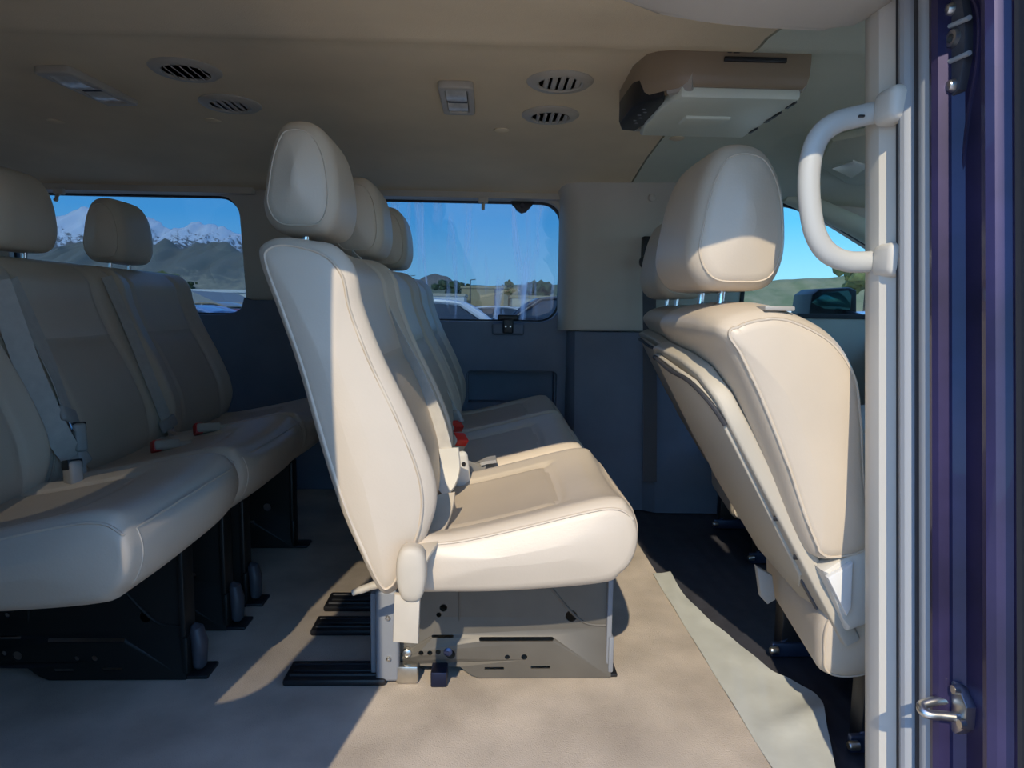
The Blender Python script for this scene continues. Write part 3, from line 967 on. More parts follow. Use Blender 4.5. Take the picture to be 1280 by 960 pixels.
# ================================================================== FRONT SEATS
def front_seat(label, name='front_seat'):
    root = thing(name, label, 'front seat', (0.62, 1.21, 0.0))
    prof = [(0.338, 0.690), (0.350, 0.720), (0.40, 0.735), (0.455, 0.732), (0.52, 0.70), (0.56, 0.645), (0.575, 0.57), (0.585, 0.48), (0.600, 0.40), (0.600, 0.355), (0.575, 0.338), (0.52, 0.333), (0.492, 0.365), (0.445, 0.48), (0.40, 0.58), (0.36, 0.655)]
    def md(y, x, z, nx, nz):
        t = (y - 1.20) / 0.20
        return -0.020 * max(0, nz) * abs(t) ** 3 - 0.014 * max(0, -nx) * max(0, (abs(t) - 0.45)) ** 2 * 3
    bm = new()
    ring = soft(bm, prof, 0.995, 1.405, 0.035, 0.05, 40, 160, md, 0.003)
    R = [p for p in ring(1.135, 0.0) if p.x < 0.44 and p.z > 0.60 or (p.z > 0.70 and p.x < 0.47)]
    bk = obj('backrest', bm, LEATHER, root, angle=60)
    # label tag on the shoulder
    bm = new(); c = PY(970, 386, 1.03)
    box(bm, (c.x - 0.024, 1.012, c.z - 0.003), (c.x + 0.022, 1.05, c.z + 0.004), 0.002)
    obj('airbag_tag', bm, WEB_P, bk)
    # hard rear shell with map pocket; (s along the slope down, y across)
    A, B = V((0.345, 0, 0.650)), V((0.590, 0, 0.190))
    L = (B - A).length
    ax = (B - A).normalized(); nrm = V((-ax.z, 0, ax.x)) * -1.0
    if nrm.x > 0: nrm = -nrm
    sh = lambda u, v, w: A + ax * u + V((0, v, 0)) + nrm * w
    out = [(0.0, 1.375), (-0.005, 1.33), (0.01, 1.19), (0.03, 1.115), (0.075, 1.075), (0.14, 1.065), (0.515, 1.015), (0.520, 1.04), (0.45, 1.30), (0.30, 1.375)]
    bm = plate([out], lambda u, v, w: sh(u, v, w + 0.000), 0.030, 0.006)
    s = obj('back_shell', bm, SHELL, root)
    out = [(0.012, 1.36), (0.008, 1.32), (0.022, 1.19), (0.042, 1.125), (0.085, 1.086), (0.15, 1.080), (0.40, 1.062), (0.44, 1.10), (0.38, 1.30), (0.2, 1.36)]
    def pk(u, v, w):
        t = max(0.0, 1 - abs(v - 1.21) / 0.16)
        return sh(u, v, w + 0.016 + 0.012 * t * max(0.0, 1 - u / 0.22))
    bm = plate([out], pk, 0.008, 0.003)
    obj('map_pocket', bm, SHELL, s)
    bm = new()
    tube(bm, cat([sh(0.020, 1.365, 0.020), sh(0.012, 1.32, 0.026), sh(0.024, 1.21, 0.034), sh(0.040, 1.135, 0.028), sh(0.078, 1.09, 0.022), sh(0.12, 1.078, 0.018)], 30, False), 0.0042, 8)
    o = obj('pocket_trim', bm, SEAL_D, s); o['label'] = 'dark edge along the mouth of the pocket'
    bm = new()
    box(bm, (0, 0, 0), (0.20, 0.014, 0.006), 0.002)
    for v in bm.verts: v.co = sh(0.30 + v.co.x, 1.105 + v.co.y - v.co.x * 0.25, 0.012 + v.co.z)
    o = obj('shell_slot', bm, DKGREY, s)
    for u, vv in ((0.29, 1.054), (0.36, 1.046)):
        bm = new(); c = sh(u, vv, 0.014)
        box(bm, c - V((0.006, 0.002, 0.004)), c + V((0.006, 0.002, 0.004)), 0.001)
        obj('shell_clip', bm, BLACK, s)
    # side cover of the recliner
    bm = new()
    pts = [tuple(PY(px, py, 1.0).xz) for px, py in ((1031, 716), (1072, 690), (1100, 690), (1100, 778), (1062, 792), (1056, 775))]
    prism(bm, pts, XZ, 1.005, 1.045, 0.006)
    o = obj('recliner_cover', bm, SHELL_L, root)
    bm = new()
    pts = [tuple(PY(px, py, 0.998).xz) for px, py in ((1034, 722), (1066, 703), (1064, 760), (1058, 770))]
    prism(bm, pts, XZ, 0.996, 1.008, 0.003)
    o2 = obj('cover_panel', bm, mat('white_plastic', (0.74, 0.73, 0.70), 0.4), o)
    # cushion
    cp = [(0.545, 0.165), (0.548, 0.23), (0.60, 0.30), (0.72, 0.34), (0.95, 0.40), (1.08, 0.415), (1.12, 0.38), (1.12, 0.30), (1.06, 0.25), (0.85, 0.20), (0.66, 0.140), (0.60, 0.122), (0.555, 0.130)]
    bm = new()
    soft(bm, cp, 1.02, 1.42, 0.04, 0.05, 30, 120, None, 0.006, shift=lambda y: (0.16 * (y - 1.05), 0))
    obj('seat_cushion', bm, LEATHER, root, angle=60)
    # base: rails and blue-edged latches
    bm = new()
    for yy in (1.05, 1.36):
        box(bm, (0.62, yy - 0.02, 0.0), (1.10, yy + 0.02, 0.17), 0.006)
    box(bm, (0.68, 1.05, 0.05), (1.06, 1.36, 0.16), 0.006)
    base = obj('seat_base', bm, BLACK, root)
    for yy in (1.05, 1.36):
        bm = new()
        box(bm, (0.60, yy - 0.026, 0.0), (1.12, yy - 0.014, 0.03), 0.003)
        tube(bm, [(0.60, yy - 0.02, 0.012), (0.65, yy - 0.015, 0.05)], 0.0035, 8)
        obj('seat_rail', bm, mat('blued_rail', (0.10, 0.13, 0.22), 0.3, metal=0.8), base)
        bm = new()
        lathe(bm, (0.598, yy - 0.035, 0.020), [(0.0005, -0.007), (0.006, -0.007), (0.0075, -0.004), (0.0075, 0.01)], 'X', 12)
        obj('rail_bolt', bm, METAL, base)
    headrest(root, 0.395, 0.870, 1.06, 1.345, True, 1.04, 1.13, LEATHER, 0.72)
    return root
fs = front_seat('beige leather front seat nearest the open door, map pocket on its sunlit back')
drv = dup(fs, V(fs.location) + V((0.155, 0.835, 0.0)), 'driver seat, mostly hidden behind the nearer front seat, by the far charcoal pillar')
# buckle bracket hanging at the near seat
bm = new()
c = PY(957, 735, 1.19)
prism(bm, [tuple((PY(px, py, 1.27)).xz) for px, py in ((944, 706), (964, 718), (968, 748), (958, 754), (949, 744))], XZ, 1.262, 1.278, 0.004)
o = obj('belt_anchor', bm, WEB_P, fs)

# ================================================================== CAB: dash, wheel, mirror, visor
bm = new()
prism(bm, [(1.55, 0.0), (1.60, 0.45), (1.50, 0.52), (1.48, 0.58), (1.56, 0.63), (1.80, 0.66), (2.22, 0.66), (2.22, 0.0)], XZ, 0.70, 2.60, 0.02)
struct('trim_18', bm, DKGREY)
w0 = V((1.50, 2.04, 0.575))
wh = thing('steering_wheel', 'dark grey steering wheel seen beyond the near front seat', 'steering wheel', w0)
rw = Matrix.Rotation(math.radians(-62), 3, 'Y')
bm = new()
tube(bm, [w0 + rw @ V((0.185 * math.cos(a), 0.185 * math.sin(a), 0)) for a in [2 * math.pi * k / 48 for k in range(48)]], 0.015, 12, closed=True)
obj('rim', bm, MIDGREY, wh)
bm = new()
vs = box(bm, (-0.06, -0.075, -0.02), (0.06, 0.075, 0.03), 0.02, 3)
for v in vs: v.co = w0 + rw @ v.co
for a in (math.radians(90), math.radians(-90), math.radians(180)):
    tube(bm, [w0 + rw @ V((0.04 * math.cos(a), 0.04 * math.sin(a), 0)), w0 + rw @ V((0.18 * math.cos(a), 0.18 * math.sin(a), 0))], 0.013, 8)
tube(bm, [w0, w0 + rw @ V((0, 0, -0.30))], 0.03, 12)
obj('hub', bm, DKGREY, wh)
# driver's door mirror, outside the far front window
mc = PY(1040, 380, 2.86)
dm = thing('door_mirror', 'black door mirror outside the far front window', 'mirror', mc)
bm = new()
hw = [tuple((PY(px, py, 2.86)).xz) for px, py in ((1008, 392), (1012, 368), (1022, 361), (1060, 359), (1069, 363), (1069, 392), (1062, 399), (1040, 405), (1016, 402))]
prism(bm, hw, XZ, 2.84, 3.02, 0.014)
obj('housing', bm, BLACK, dm)
bm = new()
gw = [tuple((PY(px, py, 2.838)).xz) for px, py in ((1014, 378), (1030, 366), (1060, 363), (1064, 370), (1062, 388), (1030, 386))]
prism(bm, gw, XZ, 2.834, 2.845, 0.002)
obj('mirror_face', bm, mat('green_mirror', (0.08, 0.22, 0.20), 0.08, metal=0.8), dm)
bm = new()
tube(bm, [V((mc.x + 0.09, 2.74, mc.z - 0.08)), V((mc.x + 0.06, 2.86, mc.z - 0.05))], 0.03, 10)
obj('arm', bm, BLACK, dm)
# sun visor with a pale vanity panel
vz = 1.165
pts = [PZ(px, py, vz) for px, py in ((1022, 208), (1040, 178), (1090, 168), (1112, 196), (1085, 235), (1058, 230))]
vis = thing('sun_visor', 'grey-green sun visor with a pale rectangular panel, over the driver', 'sun visor', (pts[0].x, pts[0].y, vz))
bm = new()
prism(bm, [(p.x, p.y) for p in pts], XY, vz, vz + 0.022, 0.007)
obj('flap', bm, HEAD_F, vis)
pts = [PZ(px, py, vz - 0.003) for px, py in ((1040, 210), (1066, 201), (1086, 208), (1064, 222))]
bm = new()
prism(bm, [(p.x, p.y) for p in pts], XY, vz - 0.005, vz + 0.003, 0.001)
o = obj('vanity_panel', bm, mat('vanity_glass', (0.80, 0.82, 0.72), 0.25), vis)

# belt height adjuster and belt on the far pillar
ad = PY(809, 315, 2.40)
ba = thing('belt_adjuster', 'black belt height adjuster on the far beige pillar beside the driver seat', 'belt adjuster', ad)
bm = new()
box(bm, (ad.x - 0.016, 2.40, ad.z - 0.05), (ad.x + 0.03, 2.432, ad.z + 0.055), 0.006)
obj('guide', bm, BLACK, ba)
bm = new()
cyl(bm, (ad.x - 0.004, 2.405, ad.z - 0.035), (ad.x - 0.004, 2.385, ad.z - 0.035), 0.024, 18, 0.004)
obj('knob', bm, BLACK, ba)
bm = new()
ribbon(bm, [V((ad.x + 0.005, 2.39, ad.z - 0.04)), V((ad.x + 0.01, 2.375, 0.70)), V((ad.x + 0.015, 2.34, 0.40)), V((ad.x + 0.02, 2.32, 0.12))], V((1, -0.2, 0)), 0.046, 0.002, 30)
obj('strap', bm, DKGREY, ba)

# ================================================================== WINDOW FITTINGS
lp = PY(635, 402, 2.60)
lt = thing('window_latch', 'black latch at the lower edge of the streaked window', 'latch', lp)
bm = new()
box(bm, (lp.x - 0.060, 2.603, lp.z - 0.052), (lp.x + 0.062, 2.64, lp.z - 0.006), 0.010, 3)
obj('base', bm, GREYP, lt)
bm = new()
box(bm, (lp.x - 0.040, 2.585, lp.z + 0.004), (lp.x + 0.040, 2.625, lp.z + 0.026), 0.006, 3)
box(bm, (lp.x - 0.020, 2.578, lp.z - 0.045), (lp.x + 0.020, 2.62, lp.z + 0.012), 0.006, 3)
obj('lever', bm, BLACK, lt)
for dx_ in (-0.009, 0.009):
    bm = new()
    lathe(bm, (lp.x + dx_, 2.577, lp.z - 0.018), [(0.0005, -0.003), (0.003, -0.003), (0.004, 0.003)], 'Y', 10)
    obj('screw', bm, METAL, lt)
tp = PY(653, 258, 2.595)
th = thing('window_hinge_cover', 'black triangular cover hanging at the top of the streaked window', 'hinge cover', tp)
bm = new()
prism(bm, [(tp.x - 0.050, tp.z + 0.026), (tp.x + 0.052, tp.z + 0.026), (tp.x + 0.034, tp.z + 0.008), (tp.x + 0.016, tp.z - 0.018), (tp.x - 0.002, tp.z - 0.024), (tp.x - 0.020, tp.z - 0.014), (tp.x - 0.034, tp.z + 0.010)], XZ, 2.60, 2.622, 0.004)
obj('cover', bm, BLACK, th)
bm = new()
lathe(bm, (tp.x, 2.598, tp.z + 0.004), [(0.0005, -0.003), (0.007, -0.003), (0.009, 0.004)], 'Y', 14)
obj('screw_cap', bm, DKGREY, th)
for px, py, lab in ((604, 252, 'small beige hook above the streaked window'), (72, 241, 'small beige hook above the mountain-view window, beside a headrest')):
    hp = PY(px, py, 2.53)
    h = thing('coat_hook', lab, 'hook', hp)
    bm = new()
    box(bm, (hp.x - 0.018, hp.y, hp.z - 0.004), (hp.x + 0.018, hp.y + 0.02, hp.z + 0.018), 0.005, 3)
    obj('base', bm, TRIM, h)
    bm = new()
    tube(bm, cat([V((hp.x, hp.y + 0.01, hp.z)), V((hp.x, hp.y - 0.006, hp.z - 0.014)), V((hp.x, hp.y - 0.008, hp.z - 0.026)), V((hp.x, hp.y - 0.018, hp.z - 0.026))], 16, False), 0.006, 10)
    obj('hook', bm, SHELL, h)

# ================================================================== CEILING FITTINGS
def vent(px, py, lab, tilt):
    z = zc(0, PZ(px, py, 1.23).y)
    p = PZ(px, py, z)
    v = thing('ceiling_vent', lab, 'vent', p, 'round ceiling vents')
    bm = new()
    lathe(bm, p, [(0.048, -0.004), (0.052, -0.008), (0.068, -0.007), (0.076, -0.001), (0.077, 0.006), (0.048, 0.006), (0.048, -0.004)], 'Z', 36)
    obj('bezel', bm, SHELL, v)
    bm = new()
    lathe(bm, p, [(0.0005, 0.014), (0.05, 0.014), (0.05, 0.018), (0.0005, 0.018)], 'Z', 24)
    obj('duct', bm, BLACK, v)
    bm = new()
    for k in range(-2, 3):
        h = math.sqrt(0.0485 ** 2 - (k * 0.018) ** 2)
        rot = Matrix.Rotation(tilt, 3, 'Y')
        vs = box(bm, (-0.0105, -h, -0.0012), (0.0105, h, 0.0012), 0.001, rot=rot)
        for q in vs: q.co += p + V((k * 0.018, 0, -0.003))
    obj('louvre', bm, SHELL, v)
vent(232, 87, 'round beige ceiling vent with open dark slats, upper one of the left pair', math.radians(40))
vent(288, 130, 'round beige ceiling vent nearly shut, lower one of the left pair', math.radians(8))
vent(700, 102, 'round beige ceiling vent with closed slats, upper one of the right pair', math.radians(12))
vent(688, 144, 'round beige ceiling vent with open dark slats, lower one of the right pair', math.radians(52))

def dome(px, py, lab, lx, ly, rotz):
    z = zc(0, PZ(px, py, 1.23).y) - 0.001
    p = PZ(px, py, z)
    d = thing('dome_lamp', lab, 'ceiling lamp', p)
    R = Matrix.Rotation(rotz, 3, 'Z')
    tf = lambda u, v, w: p + R @ V((u, v, w - 0.005))
    bm = plate([rrect(-lx / 2, -ly / 2, lx / 2, ly / 2, 0.014), rrect(-lx * 0.31, -ly * 0.40, lx * 0.31, ly * 0.40, 0.008)], tf, 0.018, 0.004)
    obj('bezel', bm, SHELL, d)
    n = 12
    for a, b, mi in ((-0.39, 0.02, 0), (0.06, 0.39, 0)):
        bm = new()
        rings = []
        for k in range(n + 1):
            v = ly * (a + (b - a) * k / n)
            zz = -0.010 - 0.006 * math.sin(math.pi * k / n)
            rings.append([p + R @ V((sx * lx * 0.30, v, h)) for sx, h in ((-1, zz), (1, zz), (1, 0.004), (-1, 0.004))])
        loft(bm, rings, True, True)
        obj('lens', bm, LENS, d)
    bm = new()
    box(bm, (-lx * 0.29, ly * 0.02, -0.012), (lx * 0.29, ly * 0.06, 0.003), 0.002)
    for v in bm.verts: v.co = p + R @ v.co
    obj('switch', bm, DKGREY, d)
dome(112, 106, 'rectangular ceiling lamp at the upper left, behind the vents', 0.085, 0.25, -0.12)
dome(572, 121, 'rectangular ceiling lamp over the middle of the sunlit bench', 0.082, 0.225, 0.0)
for px, py, lab in ((70, 152, 'low oval dimple cap in the headliner above the mountain-view window'), (266, 151, 'tiny round fastener in the headliner above the pillar between the windows'), (627, 163, 'small round fastener in the headliner above the streaked window'), (846, 173, 'small round fastener in the headliner below the overhead player'), (657, 206, 'faint round fastener in the headliner low above the window corner')):
    p = PZ(px, py, 1.22)
    p = PZ(px, py, zc(p.x, p.y)); p = PZ(px, py, zc(p.x, p.y))
    bm = new()
    lathe(bm, p, [(0.0005, -0.006), (0.012, -0.005), (0.022, -0.001), (0.024, 0.006)], 'Z', 20)
    tag(obj('headliner_fastener', bm, HEAD, origin=p), lab, 'fastener')

# overhead flip-down player
mp = V((0.475, 1.55, zc(0.475, 1.55)))
mo = thing('overhead_player', 'brown flip-down video player with disc slot on the ceiling', 'video player', mp)
zt = 1.232
bm = new()
body = [(0.300, 1.235), (0.297, 1.200), (0.306, 1.175), (0.335, 1.156), (0.38, 1.163), (0.43, 1.168), (0.585, 1.160), (0.612, 1.168), (0.622, 1.20), (0.624, 1.245)]
out = [(0.360, 1.385), (0.40, 1.372), (0.625, 1.372), (0.632, 1.39), (0.632, 1.70), (0.60, 1.725), (0.36, 1.725), (0.318, 1.70), (0.302, 1.66), (0.300, 1.50), (0.315, 1.43)]
rings = []
for z, k in ((1.25, 1.0), (1.205, 1.0), (1.18, 0.992), (1.166, 0.975), (1.158, 0.94)):
    rings.append([V((0.47 + (x - 0.47) * k, 1.55 + (y - 1.55) * k, z)) for x, y in out])
loft(bm, rings)
obj('housing', bm, MONI, mo, angle=40)
bm = new()
fl_ = [(0.375, 1.386), (0.612, 1.386), (0.612, 1.69), (0.36, 1.69), (0.352, 1.60), (0.356, 1.45)]
prism(bm, fl_, XY, 1.138, 1.160, 0.006)
sf = obj('screen_flap', bm, SCREENB, mo)
bm = new()
box(bm, (0.42, 1.51, 1.132), (0.52, 1.57, 1.142), 0.008, 3)
obj('latch', bm, SCREENB, sf)
for y0_, y1_ in ((1.40, 1.44), (1.47, 1.55), (1.60, 1.64)):
    bm = new()
    box(bm, (0.606, y0_, 1.1365), (0.6135, y1_, 1.1475), 0.001)
    obj('hinge_gap', bm, BLACK, sf)
bm = new()
box(bm, (0.452, 1.366, 1.2025), (0.575, 1.376, 1.2115), 0.002)
box(bm, (0.459, 1.368, 1.219), (0.466, 1.374, 1.222))
box(bm, (0.470, 1.368, 1.219), (0.482, 1.374, 1.222))
obj('disc_slot', bm, BLACK, mo)
bm = new()
cp = [(0.362, 1.415), (0.330, 1.455), (0.318, 1.50), (0.316, 1.62), (0.330, 1.675), (0.362, 1.685), (0.372, 1.60), (0.372, 1.45)]
prism(bm, [(0.47 + (x - 0.47) * 1.12 - 0.002, y) for x, y in cp], XY, 1.146, 1.200, 0.006)
cpn = obj('control_panel', bm, BLACK, mo)
bm = new()
for k in range(6):
    yy = 1.50 + 0.022 * k
    lathe(bm, (0.326 + 0.008 * (k % 2), yy, 1.1475), [(0.0004, -0.002), (0.0042, -0.002), (0.005, 0.002)], 'Z', 10)
obj('button', bm, MIDGREY, cpn)
bm = new()
prism(bm, [(0.392, 1.376), (0.352, 1.41), (0.366, 1.432), (0.404, 1.395)], XY, 1.150, 1.198, 0.004)
o = obj('silver_trim', bm, mat('silver_plastic', (0.5, 0.47, 0.42), 0.35, metal=0.4), mo)
bm = new()
prism(bm, [(0.318, 1.655), (0.345, 1.70), (0.37, 1.70), (0.37, 1.685), (0.340, 1.66)], XY, 1.150, 1.185, 0.003)
obj('silver_trim', bm, o.data.materials[0], mo)

# ================================================================== GRAB HANDLE
gy = 0.945
gh = thing('grab_handle', 'pale grey grab handle on the pillar at the open door', 'grab handle', PX(1095, 230, 0.53))
path = [PY(px, py, gy) for px, py in ((1092, 141), (1070, 146), (1046, 153), (1026, 168), (1015, 192), (1011, 225), (1013, 262), (1020, 294), (1035, 316), (1060, 327), (1092, 327))]
bm = new()
pp = cat(path, 60, False)
tube(bm, pp, 0.0148, 16, sx=0.85, sy=1.0)
obj('grip', bm, mat('pale_grey_plastic', (0.50, 0.49, 0.45), 0.4), gh)
for px, py in ((1097, 141), (1095, 327)):
    c = PY(px, py, gy)
    bm = new()
    vs = box(bm, (-0.017, -0.035, -0.023), (0.015, 0.015, 0.023), 0.011, 3)
    for v in vs: v.co += c + V((0.004, -0.022, 0))
    e = obj('end_cap', bm, SHELL_L, gh)
c = PY(1077, 145, gy - 0.014)
bm = new()
box(bm, (c.x - 0.004, c.y - 0.002, c.z - 0.0015), (c.x + 0.004, c.y + 0.003, c.z + 0.0015), 0.001)
obj('cover_notch', bm, BLACK, gh)

# ================================================================== JAMB HARDWARE
def jp(px, py, x=0.4385): return PX(px, py, x * KJ)
hp = jp(1192, 60)
hb = thing('door_guide_bracket', 'black bracket with two silver bolts high on the blue door jamb', 'bracket', hp)
YZ = lambda u, v, w: V((w, u, v))
bm = new()
pts = [tuple(jp(px, py).yz) for px, py in ((1177, -20), (1208, -12), (1214, 22), (1214, 70), (1206, 112), (1192, 128), (1180, 120), (1177, 60))]
prism(bm, pts, YZ, 0.432 * KJ, 0.4415 * KJ, 0.002)
obj('plate', bm, DKGREY, hb)
for q in (((1176, 38), (1212, 22)), ((1176, 82), (1212, 66))):
    bm = new()
    a, b = jp(*q[0], 0.431), jp(*q[1], 0.431)
    tube(bm, [a, b], 0.003, 8)
    obj('rib', bm, SEAL, hb)
for px, py in ((1188, 12), (1190, 107)):
    c = jp(px, py, 0.431); bm = new()
    lathe(bm, c, [(0.0005, -0.006), (0.0055, -0.005), (0.0078, 0.0), (0.0082, 0.004)], 'X', 16)
    obj('bolt', bm, METAL, hb)
c = jp(1192, 48, 0.431); bm = new()
lathe(bm, c, [(0.0055, 0.003), (0.0055, -0.004), (0.0095, -0.004), (0.0105, 0.003)], 'X', 20)
obj('bush', bm, METAL, hb)
bm = new()
lathe(bm, c, [(0.0004, 0.0005), (0.0056, 0.0005), (0.0056, 0.003)], 'X', 16)
obj('hole', bm, BLACK, hb)

sp = jp(1195, 885)
sk = thing('door_striker', 'silver door striker low on the blue door jamb', 'striker', sp)
bm = new()
pts = [tuple(jp(px, py).yz) for px, py in ((1176, 850), (1196, 846), (1208, 860), (1218, 885), (1216, 912), (1204, 918), (1188, 908), (1178, 890))]
prism(bm, pts, YZ, 0.431 * KJ, 0.4415 * KJ, 0.003)
obj('plate', bm, METAL, sk)
bm = new()
a, b, c_, d_ = jp(1186, 876, 0.432), jp(1152, 882, 0.405), jp(1158, 892, 0.405), jp(1200, 897, 0.432)
tube(bm, cat([a, (a + b) / 2 + V((0, 0, 0.003)), b, c_, (c_ + d_) / 2, d_], 40, False), 0.0055, 10)
obj('loop', bm, METAL, sk)
for px, py in ((1195, 862), (1203, 905)):
    c = jp(px, py, 0.430); bm = new()
    lathe(bm, c, [(0.0005, -0.004), (0.005, -0.004), (0.006, 0.002)], 'X', 12)
    obj('bolt', bm, METAL, sk)

# ================================================================== FLOOR COVERINGS
bm = new()
NX, NY = 90, 80
g = [[None] * (NY + 1) for _ in range(NX + 1)]
for i in range(NX + 1):
    for j in range(NY + 1):
        x = 0.470 + 1.15 * i / NX; y = 0.66 + 1.94 * j / NY
        g[i][j] = bm.verts.new((x, y, -0.006 + 0.0035 * (0.5 + 0.5 * math.sin(x * 140))))
for i in range(NX):
    for j in range(NY):
        bm.faces.new((g[i][j], g[i + 1][j], g[i + 1][j + 1], g[i][j + 1]))
r = bmesh.ops.extrude_face_region(bm, geom=bm.faces[:])
for v in r['geom']:
    if isinstance(v, bmesh.types.BMVert): v.co.z = -0.03
tag(obj('rubber_mat', bm, RUBBER, angle=60, origin=(1.0, 1.6, 0)), 'black ribbed rubber floor covering under the front seats', 'floor mat')
bm = new()
box(bm, (0.468, 0.62, -0.13), (2.2, 2.66, -0.031))
struct('floor', bm, RUBBER)
# crinkled clear film along the carpet edge
bm = new()
edge = [PZ(px, py, 0.012) for px, py in ((838, 714), (850, 735), (880, 768), (920, 800), (960, 834), (990, 850), (1021, 868), (1034, 910), (1046, 965), (1075, 1100))]
edge = cat(edge, 72, False)
inn = [(0.474, 1.80), (0.474, 0.66)]
rows = []
m = len(edge)
for i, e in enumerate(edge):
    t = i / (m - 1)
    a = V((0.455, e.y + 0.005, 0.004))
    row = []
    for k in range(15):
        s = k / 14
        p = a.lerp(e, s)
        p.z = 0.003 + 0.008 * s + 0.0012 * math.sin(27 * p.y + s * 5) * s + 0.0012 * math.sin(p.x * 110 - p.y * 31)
        p.z += 0.012 * gauss(p.y - 1.08 - 0.4 * (p.x - 0.5), 0.03) * s
        row.append(p)
    rows.append(row)
loft(bm, rows, closed=False, caps=False)
r = bmesh.ops.extrude_face_region(bm, geom=bm.faces[:])
for v in r['geom']:
    if isinstance(v, bmesh.types.BMVert): v.co.z -= 0.0015
tag(obj('floor_film', bm, FILM, angle=60, origin=(0.5, 1.2, 0)), 'crinkled translucent plastic film along the front edge of the carpet', 'plastic film')

# ================================================================== OUTSIDE
GZ = -0.75
ASPH = mat('pale_concrete', (0.62, 0.56, 0.47), 0.9, 0.1, 0.6)
bm = new()
bmesh.ops.create_grid(bm, x_segments=4, y_segments=4, size=1500)
for v in bm.verts: v.co.z = GZ
r = bmesh.ops.extrude_face_region(bm, geom=bm.faces[:])
for v in r['geom']:
    if isinstance(v, bmesh.types.BMVert): v.co.z -= 1
tag(obj('ground', bm, ASPH), kind='structure')

def hnoise(x, seed, oct_=4):
    s = 0; a = 1; f = 1
    for o in range(oct_):
        xi = math.floor(x * f); t = x * f - xi; t = t * t * (3 - 2 * t)
        r0 = random.Random((xi * 7919 + seed * 104729 + o * 31)).random(); r1 = random.Random(((xi + 1) * 7919 + seed * 104729 + o * 31)).random()
        s += a * (r0 + (r1 - r0) * t - 0.5); a *= 0.5; f *= 2
    return s
def hill(name, prof, y, depth, m, lab, rough=0.15, nx=150, ny=26, seed=1):
    """ridge whose crest follows prof (x, height); slopes on both sides"""
    bm = new()
    x0, x1 = prof[0][0], prof[-1][0]
    def H(x):
        for (a, ha), (b, hb) in zip(prof[:-1], prof[1:]):
            if x <= b:
                t = (x - a) / (b - a); t = t * t * (3 - 2 * t)
                return ha + (hb - ha) * t
        return prof[-1][1]
    g = []
    for i in range(nx + 1):
        row = []
        x = x0 + (x1 - x0) * i / nx
        h = H(x)
        for j in range(ny + 1):
            s = j / ny
            yy = y - depth + 2 * depth * s
            fall = max(0.0, 1 - abs(2 * s - 1)) ** 0.85
            gul = 1 + rough * (hnoise(x / 14 + s * 3, seed) + 0.6 * hnoise(x / 5 - s * 7 + 50, seed + 3)) * math.sin(math.pi * s) * (1.0 if s < 0.5 else 0.4) * (1 - fall * 0.6)
            row.append(bm.verts.new((x + 3 * hnoise(s * 6 + x / 30, seed + 9), yy, GZ + h * fall * gul)))
        g.append(row)
    for i in range(nx):
        for j in range(ny):
            bm.faces.new((g[i][j], g[i + 1][j], g[i + 1][j + 1], g[i][j + 1]))
    return tag(obj(name, bm, m, angle=80, origin=((x0 + x1) / 2, y, GZ)), kind='structure')

def mountain_mat(name, lo, hi, snow, z0, z1, soft_=0.12):
    m = bpy.data.materials.new(name); m.use_nodes = True
    nt = m.node_tree; b = nt.nodes['Principled BSDF']; b.inputs['Roughness'].default_value = 0.95; b.inputs['Specular IOR Level'].default_value = 0.1
    tc = nt.nodes.new('ShaderNodeTexCoord'); sp_ = nt.nodes.new('ShaderNodeSeparateXYZ')
    nt.links.new(tc.outputs['Object'], sp_.inputs[0])
    n = nt.nodes.new('ShaderNodeTexNoise'); n.inputs['Scale'].default_value = 0.13; n.inputs['Detail'].default_value = 9; n.inputs['Roughness'].default_value = 0.7
    nt.links.new(tc.outputs['Object'], n.inputs['Vector'])
    mr = nt.nodes.new('ShaderNodeMapRange'); mr.inputs['From Min'].default_value = z0; mr.inputs['From Max'].default_value = z1
    nt.links.new(sp_.outputs['Z'], mr.inputs['Value'])
    ad_ = nt.nodes.new('ShaderNodeMath'); ad_.operation = 'MULTIPLY_ADD'; ad_.inputs[1].default_value = 2.4; ad_.inputs[2].default_value = -1.2
    nt.links.new(n.outputs['Fac'], ad_.inputs[0])
    ad2 = nt.nodes.new('ShaderNodeMath'); ad2.operation = 'ADD'
    nt.links.new(ad_.outputs[0], ad2.inputs[0]); nt.links.new(mr.outputs[0], ad2.inputs[1])
    r = nt.nodes.new('ShaderNodeValToRGB')
    r.color_ramp.elements[0].position = 0.05; r.color_ramp.elements[0].color = (*lo, 1)
    e = r.color_ramp.elements.new(0.45); e.color = (*hi, 1)
    r.color_ramp.elements[-1].position = 0.55 + soft_; r.color_ramp.elements[-1].color = (*snow, 1)
    nt.links.new(ad2.outputs[0], r.inputs[0]); nt.links.new(r.outputs[0], b.inputs['Base Color'])
    return m
def prof_px(pix, y):
    return [(PY(px, py, y).x, PY(px, py, y).z - GZ) for px, py in pix]
SNOW = mountain_mat('snowy_rock', (0.30, 0.28, 0.21), (0.16, 0.17, 0.17), (0.80, 0.86, 0.88), 26, 92)
hill('snowy_mountains', prof_px([(-260, 330), (-120, 290), (20, 285), (72, 268), (110, 255), (150, 268), (188, 272), (216, 284), (245, 277), (268, 282), (290, 289), (330, 305), (420, 345), (520, 372)], 780), 780, 170, SNOW, None, 0.32, 260, 44, 4)
BROWN = mountain_mat('brown_foothill', (0.46, 0.41, 0.27), (0.36, 0.33, 0.23), (0.24, 0.24, 0.19), 4, 34)
